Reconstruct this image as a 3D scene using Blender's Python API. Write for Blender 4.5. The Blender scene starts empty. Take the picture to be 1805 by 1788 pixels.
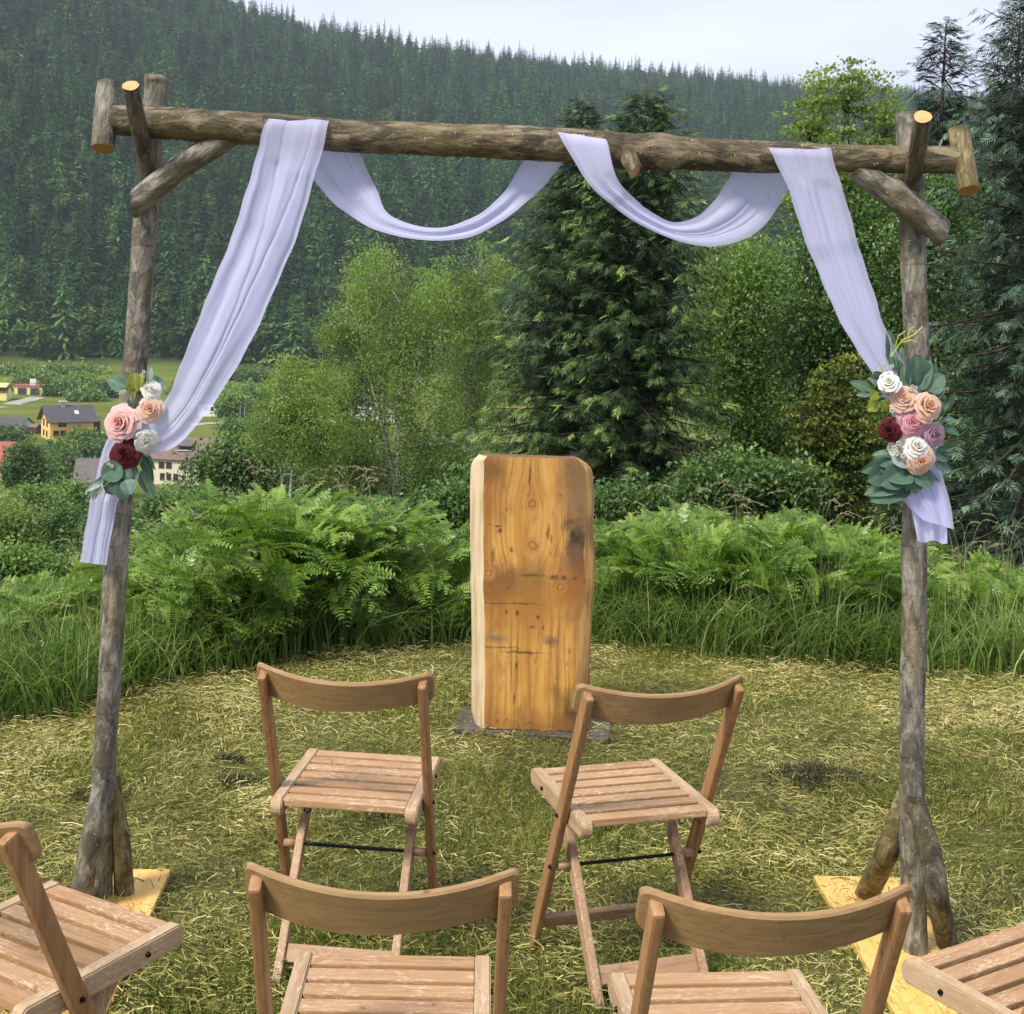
import bpy, bmesh, math, random
import numpy as np
from mathutils import Matrix, Vector, Euler

sc = bpy.context.scene
COL = sc.collection
R = math.radians

# ------------------------------------------------------------------ camera
FPX, PITCH, ROLL, CAMH, CY = 2353.5, R(3.581), R(1.855), 1.7153, 680.0
cam_d = bpy.data.cameras.new("camera")
cam = bpy.data.objects.new("camera", cam_d)
COL.objects.link(cam)
sc.camera = cam
cam_d.sensor_fit = 'HORIZONTAL'
cam_d.sensor_width = 36.0
cam_d.lens = 36.0 * FPX / 1805.0
cam_d.shift_y = -(894.0 - CY) / 1805.0
cam_d.clip_start = 0.05
cam_d.clip_end = 12000
_fw = Vector((0, math.cos(PITCH), -math.sin(PITCH)))
_up0 = Vector((0, math.sin(PITCH), math.cos(PITCH)))
_rt0 = Vector((1, 0, 0))
_rt = _rt0 * math.cos(ROLL) + _up0 * math.sin(ROLL)
_up = _up0 * math.cos(ROLL) - _rt0 * math.sin(ROLL)
cam.matrix_world = Matrix(((_rt.x, _up.x, -_fw.x, 0), (_rt.y, _up.y, -_fw.y, 0), (_rt.z, _up.z, -_fw.z, CAMH), (0, 0, 0, 1)))
CAMP = Vector((0, 0, CAMH))


def ray(px, py):
    return _fw * FPX + _rt * (px - 902.5) - _up * (py - CY)


def at(px, py, y):
    d = ray(px, py)
    return CAMP + d * (y / d.y)


def gp(px, py, z=0.0):
    d = ray(px, py)
    return CAMP + d * ((z - CAMH) / d.z)


# ------------------------------------------------------------------ sky, sun, exposure
TO_SUN = Vector((-0.48, -0.46, 0.75)).normalized()
sun_el = math.asin(TO_SUN.z)
sun_az = math.atan2(TO_SUN.x, TO_SUN.y)
wd = bpy.data.worlds.new("World")
sc.world = wd
wd.use_nodes = True
wn, wl = wd.node_tree.nodes, wd.node_tree.links
wn.clear()
w_out = wn.new('ShaderNodeOutputWorld')
w_bg = wn.new('ShaderNodeBackground')
w_sky = wn.new('ShaderNodeTexSky')
w_sky.sky_type = 'NISHITA'
w_sky.sun_disc = False
w_sky.sun_elevation = sun_el
w_sky.sun_rotation = sun_az
w_sky.dust_density = 2.0
w_tc = wn.new('ShaderNodeTexCoord')
w_map = wn.new('ShaderNodeMapping')
w_map.inputs['Scale'].default_value = (1.2, 1.2, 4.0)
w_noise = wn.new('ShaderNodeTexNoise')
w_noise.inputs['Scale'].default_value = 2.2
w_noise.inputs['Detail'].default_value = 6
w_ramp = wn.new('ShaderNodeValToRGB')
w_ramp.color_ramp.elements[0].position = 0.32
w_ramp.color_ramp.elements[0].color = (3.3, 3.5, 4.55, 1)
w_ramp.color_ramp.elements[1].position = 0.68
w_ramp.color_ramp.elements[1].color = (4.6, 4.7, 5.5, 1)
w_mix = wn.new('ShaderNodeMix')
w_mix.data_type = 'RGBA'
w_mix.inputs[0].default_value = 0.93
wl.new(w_tc.outputs['Generated'], w_map.inputs['Vector'])
wl.new(w_map.outputs['Vector'], w_noise.inputs['Vector'])
wl.new(w_noise.outputs['Fac'], w_ramp.inputs['Fac'])
wl.new(w_sky.outputs['Color'], w_mix.inputs[6])
wl.new(w_ramp.outputs['Color'], w_mix.inputs[7])
wl.new(w_mix.outputs[2], w_bg.inputs['Color'])
w_bg.inputs['Strength'].default_value = 0.064
wl.new(w_bg.outputs['Background'], w_out.inputs['Surface'])

sun_d = bpy.data.lights.new("sun", 'SUN')
sun_d.energy = 1.5
sun_d.angle = R(14)
sun_d.color = (1.0, 0.94, 0.82)
sun = bpy.data.objects.new("sun", sun_d)
COL.objects.link(sun)
sun.rotation_euler = (-TO_SUN).to_track_quat('-Z', 'Y').to_euler()
sun.location = (-30, -10, 60)
sc.view_settings.view_transform = 'Standard'
sc.view_settings.look = 'None'
sc.view_settings.exposure = 1.85
sc.view_settings.gamma = 1
sc.view_settings.use_curve_mapping = False
sc.render.engine = 'CYCLES'
sc.cycles.use_denoising = True
sc.cycles.max_bounces = 8
sc.cycles.transparent_max_bounces = 12
sc.cycles.volume_bounces = 1
sc.cycles.caustics_reflective = False
sc.cycles.caustics_refractive = False

HAZE_D = 0.00012

# ------------------------------------------------------------------ helpers
RNG = np.random.default_rng(7)


def wm(o):
    return (wm(o.parent) @ o.matrix_basis) if o.parent else o.matrix_basis.copy()


def link(o, parent=None):
    COL.objects.link(o)
    if parent:
        o.parent = parent
    return o


def tag(o, label=None, cat=None, group=None, kind=None):
    if label: o['label'] = label
    if cat: o['category'] = cat
    if group: o['group'] = group
    if kind: o['kind'] = kind
    return o


def empty(name, loc, rz=0.0):
    o = bpy.data.objects.new(name, None)
    o.empty_display_size = 0.1
    o.location = loc
    o.rotation_euler = (0, 0, rz)
    return link(o)


def npmesh(name, V, Fs, attr=None, smooth=False, matidx=None):
    """mesh from numpy arrays; Fs is an array or a list of index arrays"""
    if not isinstance(Fs, list):
        Fs = [Fs]
    Fs = [np.asarray(f, dtype=np.int32) for f in Fs if len(f)]
    V = np.asarray(V, dtype=np.float32)
    me = bpy.data.meshes.new(name)
    me.vertices.add(len(V))
    me.vertices.foreach_set('co', V.ravel())
    tot = np.concatenate([np.full(len(f), f.shape[1], np.int32) for f in Fs])
    loops = np.concatenate([f.ravel() for f in Fs])
    me.loops.add(len(loops))
    me.loops.foreach_set('vertex_index', loops)
    me.polygons.add(len(tot))
    starts = np.concatenate([[0], np.cumsum(tot)[:-1]]).astype(np.int32)
    me.polygons.foreach_set('loop_start', starts)
    me.polygons.foreach_set('loop_total', tot)
    if matidx is not None:
        me.polygons.foreach_set('material_index', np.asarray(matidx, np.int32))
    me.update(calc_edges=True)
    me.validate()
    if attr is not None:
        a = me.attributes.new('var', 'FLOAT', 'POINT')
        a.data.foreach_set('value', np.asarray(attr, np.float32))
    me.polygons.foreach_set('use_smooth', np.full(len(me.polygons), bool(smooth)))
    return me


def obj(name, me, mats, parent=None, M=None):
    o = bpy.data.objects.new(name, me)
    if not isinstance(mats, (list, tuple)):
        mats = [mats]
    if not me.materials:
        for m in mats:
            me.materials.append(m)
    link(o, parent)
    if M is not None:
        o.matrix_basis = (wm(parent).inverted() @ M) if parent else M
    return o


class Acc:
    """collects vertex / face arrays into one mesh"""
    def __init__(s):
        s.V, s.F, s.A, s.n = [], {}, [], 0

    def add(s, V, F, a=0.5):
        V = np.asarray(V, np.float32).reshape(-1, 3)
        F = F if isinstance(F, list) and np.ndim(F[0]) == 2 else [F]
        for f in F:
            f = np.asarray(f, np.int32)
            if len(f):
                s.F.setdefault(f.shape[1], []).append(f + s.n)
        s.V.append(V)
        s.A.append(np.broadcast_to(np.asarray(a, np.float32), (len(V),)))
        s.n += len(V)

    def inst(s, V, F, Ms, Ts, A, av):
        """copies of prototype V,F with matrices Ms (m,3,3), offsets Ts; A proto attr (n,), av per-copy (m,)"""
        V = np.asarray(V, np.float32); F = np.asarray(F, np.int32)
        W = np.einsum('mij,nj->mni', Ms, V) + Ts[:, None, :]
        m, n = len(Ms), len(V)
        FF = (F[None] + (np.arange(m) * n)[:, None, None]).reshape(-1, F.shape[1])
        s.add(W.reshape(-1, 3), FF, np.clip(A[None, :] + av[:, None], 0, 1).ravel())

    def mesh(s, name, smooth=False):
        return npmesh(name, np.concatenate(s.V), [np.concatenate(f) for f in s.F.values()], np.concatenate(s.A), smooth)


def rotz(a):
    c, s_, z, o = np.cos(a), np.sin(a), np.zeros_like(a), np.ones_like(a)
    return np.stack([np.stack([c, -s_, z], -1), np.stack([s_, c, z], -1), np.stack([z, z, o], -1)], -2)


def frames(d, roll, upv=(0, 0, 1)):
    """matrices whose x axis is d, rolled about it"""
    d = d / np.linalg.norm(d, axis=1, keepdims=True)
    up = np.broadcast_to(np.array(upv, float), d.shape)
    y = np.cross(up, d)
    ln = np.linalg.norm(y, axis=1, keepdims=True)
    y = np.where(ln < 1e-4, np.array([0, 1.0, 0]), y / np.maximum(ln, 1e-6))
    z = np.cross(d, y)
    c, s_ = np.cos(roll)[:, None], np.sin(roll)[:, None]
    y2, z2 = y * c + z * s_, z * c - y * s_
    return np.stack([d, y2, z2], -1)


def tube(P, rad, n=8, cap=False):
    P = np.asarray(P, float); k = len(P)
    rad = np.broadcast_to(np.asarray(rad, float), (k,))
    T = np.gradient(P, axis=0)
    Fm = frames(T, np.zeros(k), (0.123, 0.31, 0.94))
    a = np.arange(n) / n * 2 * np.pi
    ring = np.stack([np.zeros(n), np.cos(a), np.sin(a)], -1)
    V = np.einsum('kij,nj->kni', Fm, ring) * rad[:, None, None] + P[:, None, :]
    i = np.arange(k - 1)[:, None] * n; j = np.arange(n)[None]
    F = np.stack([i + j, i + (j + 1) % n, i + n + (j + 1) % n, i + n + j], -1).reshape(-1, 4)
    return V.reshape(-1, 3), F


_vn = {}


def vnoise(x, y, scale, seed=0):
    g = _vn.setdefault(seed, np.random.default_rng(1000 + seed).random((128, 128)))
    X, Y = np.asarray(x) / scale + 1000.5, np.asarray(y) / scale + 1000.5
    i, j = np.floor(X).astype(int), np.floor(Y).astype(int)
    fx, fy = X - i, Y - j
    fx, fy = fx * fx * (3 - 2 * fx), fy * fy * (3 - 2 * fy)
    a = lambda p, q: g[p % 128, q % 128]
    return (a(i, j) * (1 - fx) + a(i + 1, j) * fx) * (1 - fy) + (a(i, j + 1) * (1 - fx) + a(i + 1, j + 1) * fx) * fy


def fbm(x, y, scale, seed=0):
    return (vnoise(x, y, scale, seed) + 0.5 * vnoise(x, y, scale / 2.1, seed + 1) + 0.25 * vnoise(x, y, scale / 4.3, seed + 2)) / 1.75


def bm_mesh(name, bm, smooth=False):
    me = bpy.data.meshes.new(name)
    bmesh.ops.recalc_face_normals(bm, faces=bm.faces)
    bm.to_mesh(me)
    bm.free()
    if smooth:
        me.polygons.foreach_set('use_smooth', [True] * len(me.polygons))
    return me


def box_bm(c, s, bev=0.0, seg=1, M=None, bm=None):
    own = bm is None
    b2 = bmesh.new()
    bmesh.ops.create_cube(b2, size=1.0)
    for v in b2.verts:
        v.co = Vector((v.co.x * s[0], v.co.y * s[1], v.co.z * s[2]))
    if bev > 0:
        bmesh.ops.bevel(b2, geom=b2.edges[:], offset=bev, segments=seg, affect='EDGES', profile=0.6)
    for v in b2.verts:
        v.co = (M @ v.co if M else v.co) + Vector(c)
    if own:
        return b2
    tmp = bpy.data.meshes.new('tmp'); b2.to_mesh(tmp); b2.free()
    bm.from_mesh(tmp); bpy.data.meshes.remove(tmp)
    return bm


def stick_bm(p0, p1, w, t, side=(1, 0, 0), bev=0.003, seg=2):
    """square-section stick from p0 to p1; w along side, t across"""
    p0, p1 = Vector(p0), Vector(p1)
    z = (p1 - p0).normalized(); x = Vector(side); x = (x - z * x.dot(z)).normalized(); y = z.cross(x)
    M = Matrix((x, y, z)).transposed()
    return box_bm((p0 + p1) / 2, (w, t, (p1 - p0).length), bev, seg, M)


# ------------------------------------------------------------------ material helpers
class NT:
    def __init__(s, name):
        s.m = bpy.data.materials.new(name)
        s.m.use_nodes = True
        s.t = s.m.node_tree
        s.t.nodes.clear()
        s.out = s.t.nodes.new('ShaderNodeOutputMaterial')

    def n(s, typ, props=None, **ins):
        nd = s.t.nodes.new('ShaderNode' + typ)
        for k, v in (props or {}).items():
            setattr(nd, k, v)
        for k, v in ins.items():
            s.set(nd, k.replace('_', ' '), v)
        return nd

    def set(s, nd, key, v):
        sock = nd.inputs[int(key[1:])] if key[0] == '#' else nd.inputs[key]
        if isinstance(v, bpy.types.NodeSocket):
            s.t.links.new(v, sock)
        else:
            if isinstance(v, tuple) and len(v) == 3 and sock.type == 'RGBA':
                v = (*v, 1)
            sock.default_value = v

    def ramp(s, fac, stops, interp='LINEAR'):
        r = s.n('ValToRGB')
        cr = r.color_ramp
        cr.interpolation = interp
        while len(cr.elements) < len(stops):
            cr.elements.new(0.5)
        for e, (p, c) in zip(cr.elements, stops):
            e.position = p
            c = (c, c, c) if isinstance(c, (int, float)) else c
            e.color = (*c, 1)
        s.set(r, 'Fac', fac)
        return r.outputs['Color']

    def coord(s, scale=(1, 1, 1), kind='Object', loc=(0, 0, 0), rot=(0, 0, 0)):
        tc = s.n('TexCoord')
        mp = s.n('Mapping')
        s.set(mp, 'Vector', tc.outputs[kind])
        mp.inputs['Scale'].default_value = scale
        mp.inputs['Location'].default_value = loc
        mp.inputs['Rotation'].default_value = rot
        return mp.outputs['Vector']

    def noise(s, vec, scale=5.0, detail=4.0, rough=0.55, dist=0.0):
        nd = s.n('TexNoise', Scale=scale, Detail=detail, Roughness=rough, Distortion=dist)
        s.set(nd, 'Vector', vec)
        return nd.outputs['Fac']

    def mix(s, fac, a, b, mode='MIX'):
        nd = s.n('Mix', {'data_type': 'RGBA', 'blend_type': mode})
        for i, v in ((0, fac), (6, a), (7, b)):
            if isinstance(v, bpy.types.NodeSocket):
                s.t.links.new(v, nd.inputs[i])
            else:
                nd.inputs[i].default_value = (*v, 1) if isinstance(v, tuple) else v
        return nd.outputs[2]

    def math(s, op, a, b=None, c=None, clamp=False):
        nd = s.n('Math', {'operation': op, 'use_clamp': clamp})
        for i, v in enumerate((a, b, c)):
            if v is None: continue
            if isinstance(v, bpy.types.NodeSocket):
                s.t.links.new(v, nd.inputs[i])
            else:
                nd.inputs[i].default_value = v
        return nd.outputs[0]

    def bsdf(s, col, rough=0.6, bump=None, bstr=0.3, bdist=0.01, spec=0.3, **kw):
        b = s.n('BsdfPrincipled')
        s.set(b, 'Base Color', col)
        s.set(b, 'Roughness', rough)
        s.set(b, 'Specular IOR Level', spec)
        for k, v in kw.items():
            s.set(b, k.replace('_', ' '), v)
        if bump is not None:
            bp = s.n('Bump', Strength=bstr, Distance=bdist)
            s.set(bp, 'Height', bump)
            s.set(b, 'Normal', bp.outputs['Normal'])
        return b.outputs[0]

    def done(s, shader):
        s.t.links.new(shader, s.out.inputs['Surface'])
        return s.m


def mat_leaf(name, stops, trans=0.35, rough=0.5, tint=(1, 1, 1), objrand=0.0, spec=0.3, nscale=None):
    t = NT(name)
    a = t.n('Attribute', {'attribute_name': 'var'}).outputs['Fac']
    if objrand:
        r = t.n('ObjectInfo').outputs['Random']
        a = t.math('ADD', a, t.math('MULTIPLY', t.math('SUBTRACT', r, 0.5), objrand), clamp=True)
    if nscale:
        nz = t.noise(t.coord(kind='Object'), nscale, 2.0)
        a = t.math('ADD', a, t.math('MULTIPLY', t.math('SUBTRACT', nz, 0.5), 0.9), clamp=True)
    c = t.ramp(a, stops)
    b = t.bsdf(c, rough, spec=spec)
    tr = t.n('BsdfTranslucent')
    t.set(tr, 'Color', t.mix(1.0, c, (1.0, 1.0, 0.55), 'MULTIPLY'))
    mx = t.n('MixShader', Fac=trans)
    t.t.links.new(b, mx.inputs[1])
    t.t.links.new(tr.outputs[0], mx.inputs[2])
    return t.done(mx.outputs[0])


def mat_plain(name, col, rough=0.7, var=0.12, scale=3.0, spec=0.3, kind='Object', bump=0.0):
    t = NT(name)
    nz = t.noise(t.coord(kind=kind), scale, 6.0, 0.65)
    lo = tuple(c * (1 - var) for c in col); hi = tuple(min(1, c * (1 + var)) for c in col)
    c = t.ramp(nz, [(0.3, lo), (0.7, hi)])
    return t.done(t.bsdf(c, rough, nz if bump else None, bump, 0.02, spec))


def mat_bark(name, base, dark, light, fleck=0.5, long=0.18, bands=True):
    t = NT(name)
    n1 = t.noise(t.coord((1, 1, 0.30)), 60, 7, 0.68, 0.6)
    n2 = t.noise(t.coord((1, 1, 0.55)), 21, 5, 0.62, 0.8)
    n5 = t.noise(t.coord((1, 1, 0.10), loc=(1, 4, 0)), 26, 4, 0.6)
    c = t.ramp(n1, [(0.33, dark), (0.48, base), (0.64, light)])
    c = t.mix(t.ramp(n2, [(0.47, 0.0), (0.57, 0.85)]), c, tuple(x * 0.36 for x in base))
    c = t.mix(t.ramp(n5, [(0.56, 0.0), (0.70, 0.6)]), c, tuple(min(1, x * 1.15) for x in light))
    # moss / algae and rusty scraped places
    n3 = t.noise(t.coord((1, 1, 0.4), loc=(3, 1, 2)), 6.5, 4, 0.6)
    c = t.mix(t.ramp(n3, [(0.5, 0.0), (0.66, 0.65)]), c, (0.13, 0.105, 0.03))
    n6 = t.noise(t.coord((1, 1, 0.8), loc=(7, 2, 5)), 9, 4, 0.65)
    c = t.mix(t.ramp(n6, [(0.64, 0.0), (0.72, 0.4)]), c, (0.19, 0.085, 0.035))
    # dark horizontal lenticel rings
    if bands:
        n4 = t.noise(t.coord((0.5, 0.5, 5.0)), 13, 5, 0.65)
        c = t.mix(t.ramp(n4, [(0.60, 0.0), (0.68, 0.6)]), c, tuple(x * 0.45 for x in dark))
    # pale lichen flecks, wider than tall
    vo = t.n('TexVoronoi', Scale=78.0, Randomness=1.0)
    dn = t.n('TexNoise', Scale=90.0, Detail=2.0)
    t.set(dn, 'Vector', t.coord())
    vv = t.n('VectorMath', {'operation': 'MULTIPLY_ADD'})
    t.set(vv, '#0', dn.outputs['Color']); vv.inputs[1].default_value = (.012, .012, .012); t.set(vv, '#2', t.coord((.8, .8, 1.5)))
    t.set(vo, 'Vector', vv.outputs[0])
    fl = t.math('MULTIPLY', t.ramp(vo.outputs['Distance'], [(0.16, 1.0), (0.30, 0.0)]),
                t.ramp(t.noise(t.coord(loc=(5, 5, 5)), 26, 4, 0.7), [(0.56, 0.0), (0.62, fleck)]))
    c = t.mix(fl, c, (0.47, 0.44, 0.36))
    h = t.math('ADD', t.math('ADD', n1, t.math('MULTIPLY', n2, 0.8)), t.math('MULTIPLY', fl, 0.3))
    return t.done(t.bsdf(c, t.ramp(n2, [(0.3, 0.45), (0.7, 0.8)]), h, 0.9, 0.010, 0.3))


def mat_cut(name, a=(0.50, 0.29, 0.11), b=(0.36, 0.18, 0.06)):
    t = NT(name)
    w = t.n('TexWave', {'wave_type': 'RINGS', 'rings_direction': 'Z'}, Scale=55.0, Distortion=2.0, Detail=2.0)
    t.set(w, 'Vector', t.coord())
    c = t.mix(w.outputs['Fac'], a, b)
    n = t.noise(t.coord(), 30, 3)
    c = t.mix(t.ramp(n, [(0.45, 0.0), (0.7, 0.5)]), c, tuple(x * 0.7 for x in b))
    return t.done(t.bsdf(c, 0.7))


def mat_wood(name, axis, base, dark, light, wear=0.0, wearcol=(0.62, 0.52, 0.44), wscale=1.0, gscale=1.0):
    """fine-grained weathered chair wood, grain along axis"""
    t = NT(name)
    st = [1.0, 1.0, 1.0]; st[axis] = 0.06
    rnd = t.n('ObjectInfo').outputs['Random']
    tc = t.n('TexCoord')
    off = t.n('VectorMath', {'operation': 'ADD'})
    t.set(off, '#0', tc.outputs['Object'])
    cmb = t.n('CombineXYZ')
    for k in range(3):
        t.set(cmb, '#%d' % k, t.math('MULTIPLY', rnd, 7.3 + 3 * k))
    t.set(off, '#1', cmb.outputs[0])

    def mp(s):
        m = t.n('Mapping')
        t.set(m, 'Vector', off.outputs[0])
        m.inputs['Scale'].default_value = s
        return m.outputs[0]
    g = t.noise(mp(tuple(st)), 95 * gscale, 5, 0.6, 0.6)
    big = t.noise(mp((1, 1, 1)), 5, 3)
    c = t.ramp(g, [(0.3, dark), (0.5, base), (0.72, light)])
    c = t.mix(t.ramp(big, [(0.35, 0.0), (0.7, 0.55)]), c, tuple(x * 0.72 for x in base))
    c = t.mix(t.math('MULTIPLY', rnd, 0.35), c, light)
    # dark specks and small knots
    sp = t.noise(mp((1, 1, 1)), 38, 2, 0.5)
    c = t.mix(t.ramp(sp, [(0.68, 0.0), (0.76, 0.6)]), c, tuple(x * 0.4 for x in dark))
    if wear:
        st2 = [1.0, 1.0, 1.0]; st2[axis] = 0.22
        wn_ = t.noise(mp(tuple(st2)), 230 * wscale, 4, 0.7, 0.5)
        w2 = t.noise(mp((1, 1, 1)), 9, 3)
        f = t.math('MULTIPLY', t.ramp(wn_, [(0.52, 0.0), (0.62, 1.0)]), t.ramp(w2, [(0.38, 0.0), (0.62, wear)]))
        c = t.mix(f, c, wearcol)
    return t.done(t.bsdf(c, 0.55, g, 0.25, 0.002, 0.35))


# ------------------------------------------------------------------ terrain
RX = [-900, -400, 0, 200, 375, 520, 650, 800, 1000, 1200, 1400, 1600, 1800, 2200, 2700]
RY = [-330, -240, -130, -55, 10, 62, 88, 112, 132, 150, 168, 182, 195, 235, 290]
_ru, _rs = [], []
for a_, b_ in zip(RX, RY):
    d_ = ray(a_, b_)
    _ru.append(d_.x / d_.y); _rs.append(d_.z / d_.y)
YP = [-60, 7.4, 8.6, 10, 14, 45, 100, 180, 240, 330, 420, 480, 520]
ZP = [0, 0, -0.2, -0.65, -1.75, -9.8, -23, -35, -37.2, -35.8, -32.2, -27.5, -21]


def gz(x, y):
    x = np.asarray(x, float); y = np.asarray(y, float)
    u = x / np.maximum(y, 5)
    z = np.interp(y, YP, ZP)
    # slope on the right stays higher near the spruces
    k = np.clip((x - 1.0) / 5, 0, 1) * np.clip((y - 8) / 4, 0, 1) * np.clip((60 - y) / 30, 0, 1)
    z = z * (1 - 0.45 * k)
    Rr = 1500 + 900 * np.clip(u, -0.7, 0.9)
    zr = np.interp(u, _ru, _rs) * Rr + CAMH
    t = np.clip((y - 520) / (Rr - 520), 0, 1.6)
    hill = -21 + (zr + 21) * np.where(t <= 1, t * (1.12 - 0.12 * t), 1 - (t - 1) * 0.55)
    z = np.where(y > 520, hill, z)
    far = np.clip((y - 400) / 400, 0, 1)
    z = z + far * (fbm(x, y, 130, 31) - 0.5) * 22 * np.clip(1.2 - t, 0.1, 1)
    mid = np.clip((y - 12) / 60, 0, 1)
    z = z + mid * (fbm(x, y, 22, 35) - 0.5) * 1.2
    near = np.clip((8 - y) / 1.0, 0, 1)
    z = z + near * (fbm(x, y, 0.35, 41) - 0.55) * 0.022
    return z


us = np.linspace(-1.1, 1.1, 171)
ys = np.concatenate([np.arange(-8, 12, 0.16), np.geomspace(12, 520, 64)[0:], np.linspace(540, 2500, 84)])
U, Yg = np.meshgrid(us, ys)
Xg = U * (Yg + 11)
Zg = gz(Xg, Yg)
nr, nc = Xg.shape
ii = (np.arange(nr - 1)[:, None] * nc + np.arange(nc - 1)[None]).ravel()
TF = np.stack([ii, ii + 1, ii + nc + 1, ii + nc], -1)

t = NT("ground_turf")
pos = t.n('NewGeometry').outputs['Position']
sep = t.n('SeparateXYZ'); t.set(sep, 'Vector', pos)
py_ = sep.outputs['Y']


def gnoise(scale, detail=4, sc3=(1, 1, 1), rough=0.6):
    m = t.n('Mapping'); t.set(m, 'Vector', pos); m.inputs['Scale'].default_value = sc3
    return t.noise(m.outputs[0], scale, detail, rough)


soil = t.ramp(gnoise(60, 8, (1, 1, 1), 0.75), [(0.3, (0.05, 0.047, 0.018)), (0.55, (0.12, 0.112, 0.04)), (0.8, (0.21, 0.19, 0.075))])
grn = t.ramp(gnoise(75, 8, (1, 1, 1), 0.75), [(0.3, (0.045, 0.055, 0.013)), (0.7, (0.14, 0.15, 0.04))])
lawn_c = t.mix(t.ramp(gnoise(1.7, 5), [(0.42, 0.0), (0.6, 1.0)]), soil, grn)
bank_c = t.ramp(gnoise(3, 4), [(0.3, (0.018, 0.028, 0.008)), (0.7, (0.05, 0.075, 0.02))])
mead = t.ramp(gnoise(0.06, 8, (0.35, 1.0, 1.0), 0.7), [(0.3, (0.055, 0.085, 0.016)), (0.46, (0.095, 0.125, 0.022)), (0.58, (0.145, 0.155, 0.03)), (0.75, (0.22, 0.19, 0.055))])
mead = t.mix(t.ramp(gnoise(0.5, 4, (0.3, 1.0, 1.0)), [(0.4, 0.0), (0.75, 0.4)]), mead, (0.07, 0.11, 0.02))
floor_c = t.ramp(gnoise(0.08, 4), [(0.3, (0.012, 0.02, 0.008)), (0.7, (0.035, 0.05, 0.018))])


def step(a, b):
    return t.math('MULTIPLY', t.math('SUBTRACT', py_, a), 1.0 / (b - a), clamp=True)


wob = t.math('MULTIPLY', t.math('SUBTRACT', gnoise(0.02, 3), 0.5), 60)
c = t.mix(step(7.4, 8.4), lawn_c, bank_c)
c = t.mix(step(120, 200), c, mead)
f500 = t.math('MULTIPLY', t.math('SUBTRACT', t.math('ADD', py_, wob), 478), 1 / 20, clamp=True)
c = t.mix(f500, c, floor_c)
M_GROUND = t.done(t.bsdf(c, 0.9, gnoise(40, 6), 0.6, 0.02, 0.1))
ground = obj("ground", npmesh("ground", np.stack([Xg, Yg, Zg], -1).reshape(-1, 3), TF, smooth=True), M_GROUND)
tag(ground, "mown meadow ground falling into the valley and rising as the wooded hill", kind='structure')


def strip(name, pts, width, mat, lift=0.12, label=None):
    """road strip following the terrain; pts are world xy"""
    P = np.array(pts, float)
    s = np.linspace(0, len(P) - 1, 60)
    X = np.interp(s, np.arange(len(P)), P[:, 0]); Y = np.interp(s, np.arange(len(P)), P[:, 1])
    T = np.stack([np.gradient(X), np.gradient(Y)], -1); T /= np.linalg.norm(T, axis=1, keepdims=True)
    N = np.stack([-T[:, 1], T[:, 0]], -1) * width / 2
    V = []
    for k in np.linspace(-1, 1, 5):
        q = np.stack([X, Y], -1) + N * k
        V.append(np.concatenate([q, (gz(q[:, 0], q[:, 1]) + lift)[:, None]], 1))
    V = np.stack(V, 1)
    n = 5
    i = (np.arange(59)[:, None] * n + np.arange(4)[None]).ravel()
    o = obj(name, npmesh(name, V.reshape(-1, 3), np.stack([i, i + 1, i + n + 1, i + n], -1), smooth=True), mat)
    return tag(o, label, kind='structure')


def on_ground(px, py, ymin=12, ymax=560):
    """first hit of the pixel ray with the terrain"""
    d = ray(px, py)
    yy = np.linspace(ymin, ymax, 3000)
    P = np.array(CAMP)[None] + np.array(d)[None] * (yy / d.y)[:, None]
    below = P[:, 2] < gz(P[:, 0], P[:, 1])
    k = int(np.argmax(below)) if below.any() else len(yy) - 1
    return P[k]


M_ROAD = mat_plain("road_gravel", (0.30, 0.29, 0.27), 0.9, 0.2, 0.4)
strip("farm_road", [on_ground(x, y)[:2] for x, y in ((-120, 735), (0, 718), (40, 708), (75, 698), (110, 690))], 5.0, M_ROAD, label="pale farm track by the garages")
strip("valley_road", [on_ground(x, y)[:2] for x, y in ((330, 750), (400, 746), (470, 742), (560, 741))], 4.0, M_ROAD, label="narrow pale road along the valley meadow")

# ------------------------------------------------------------------ forest on the far hill
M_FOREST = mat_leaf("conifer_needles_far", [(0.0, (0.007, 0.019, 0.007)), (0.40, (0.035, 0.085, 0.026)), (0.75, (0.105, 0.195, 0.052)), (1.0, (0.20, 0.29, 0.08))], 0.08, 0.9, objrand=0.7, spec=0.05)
M_FOREST2 = mat_leaf("broadleaf_far", [(0.0, (0.015, 0.038, 0.010)), (0.5, (0.055, 0.11, 0.026)), (1.0, (0.14, 0.22, 0.05))], 0.2, 0.8, objrand=0.5, spec=0.15)


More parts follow.
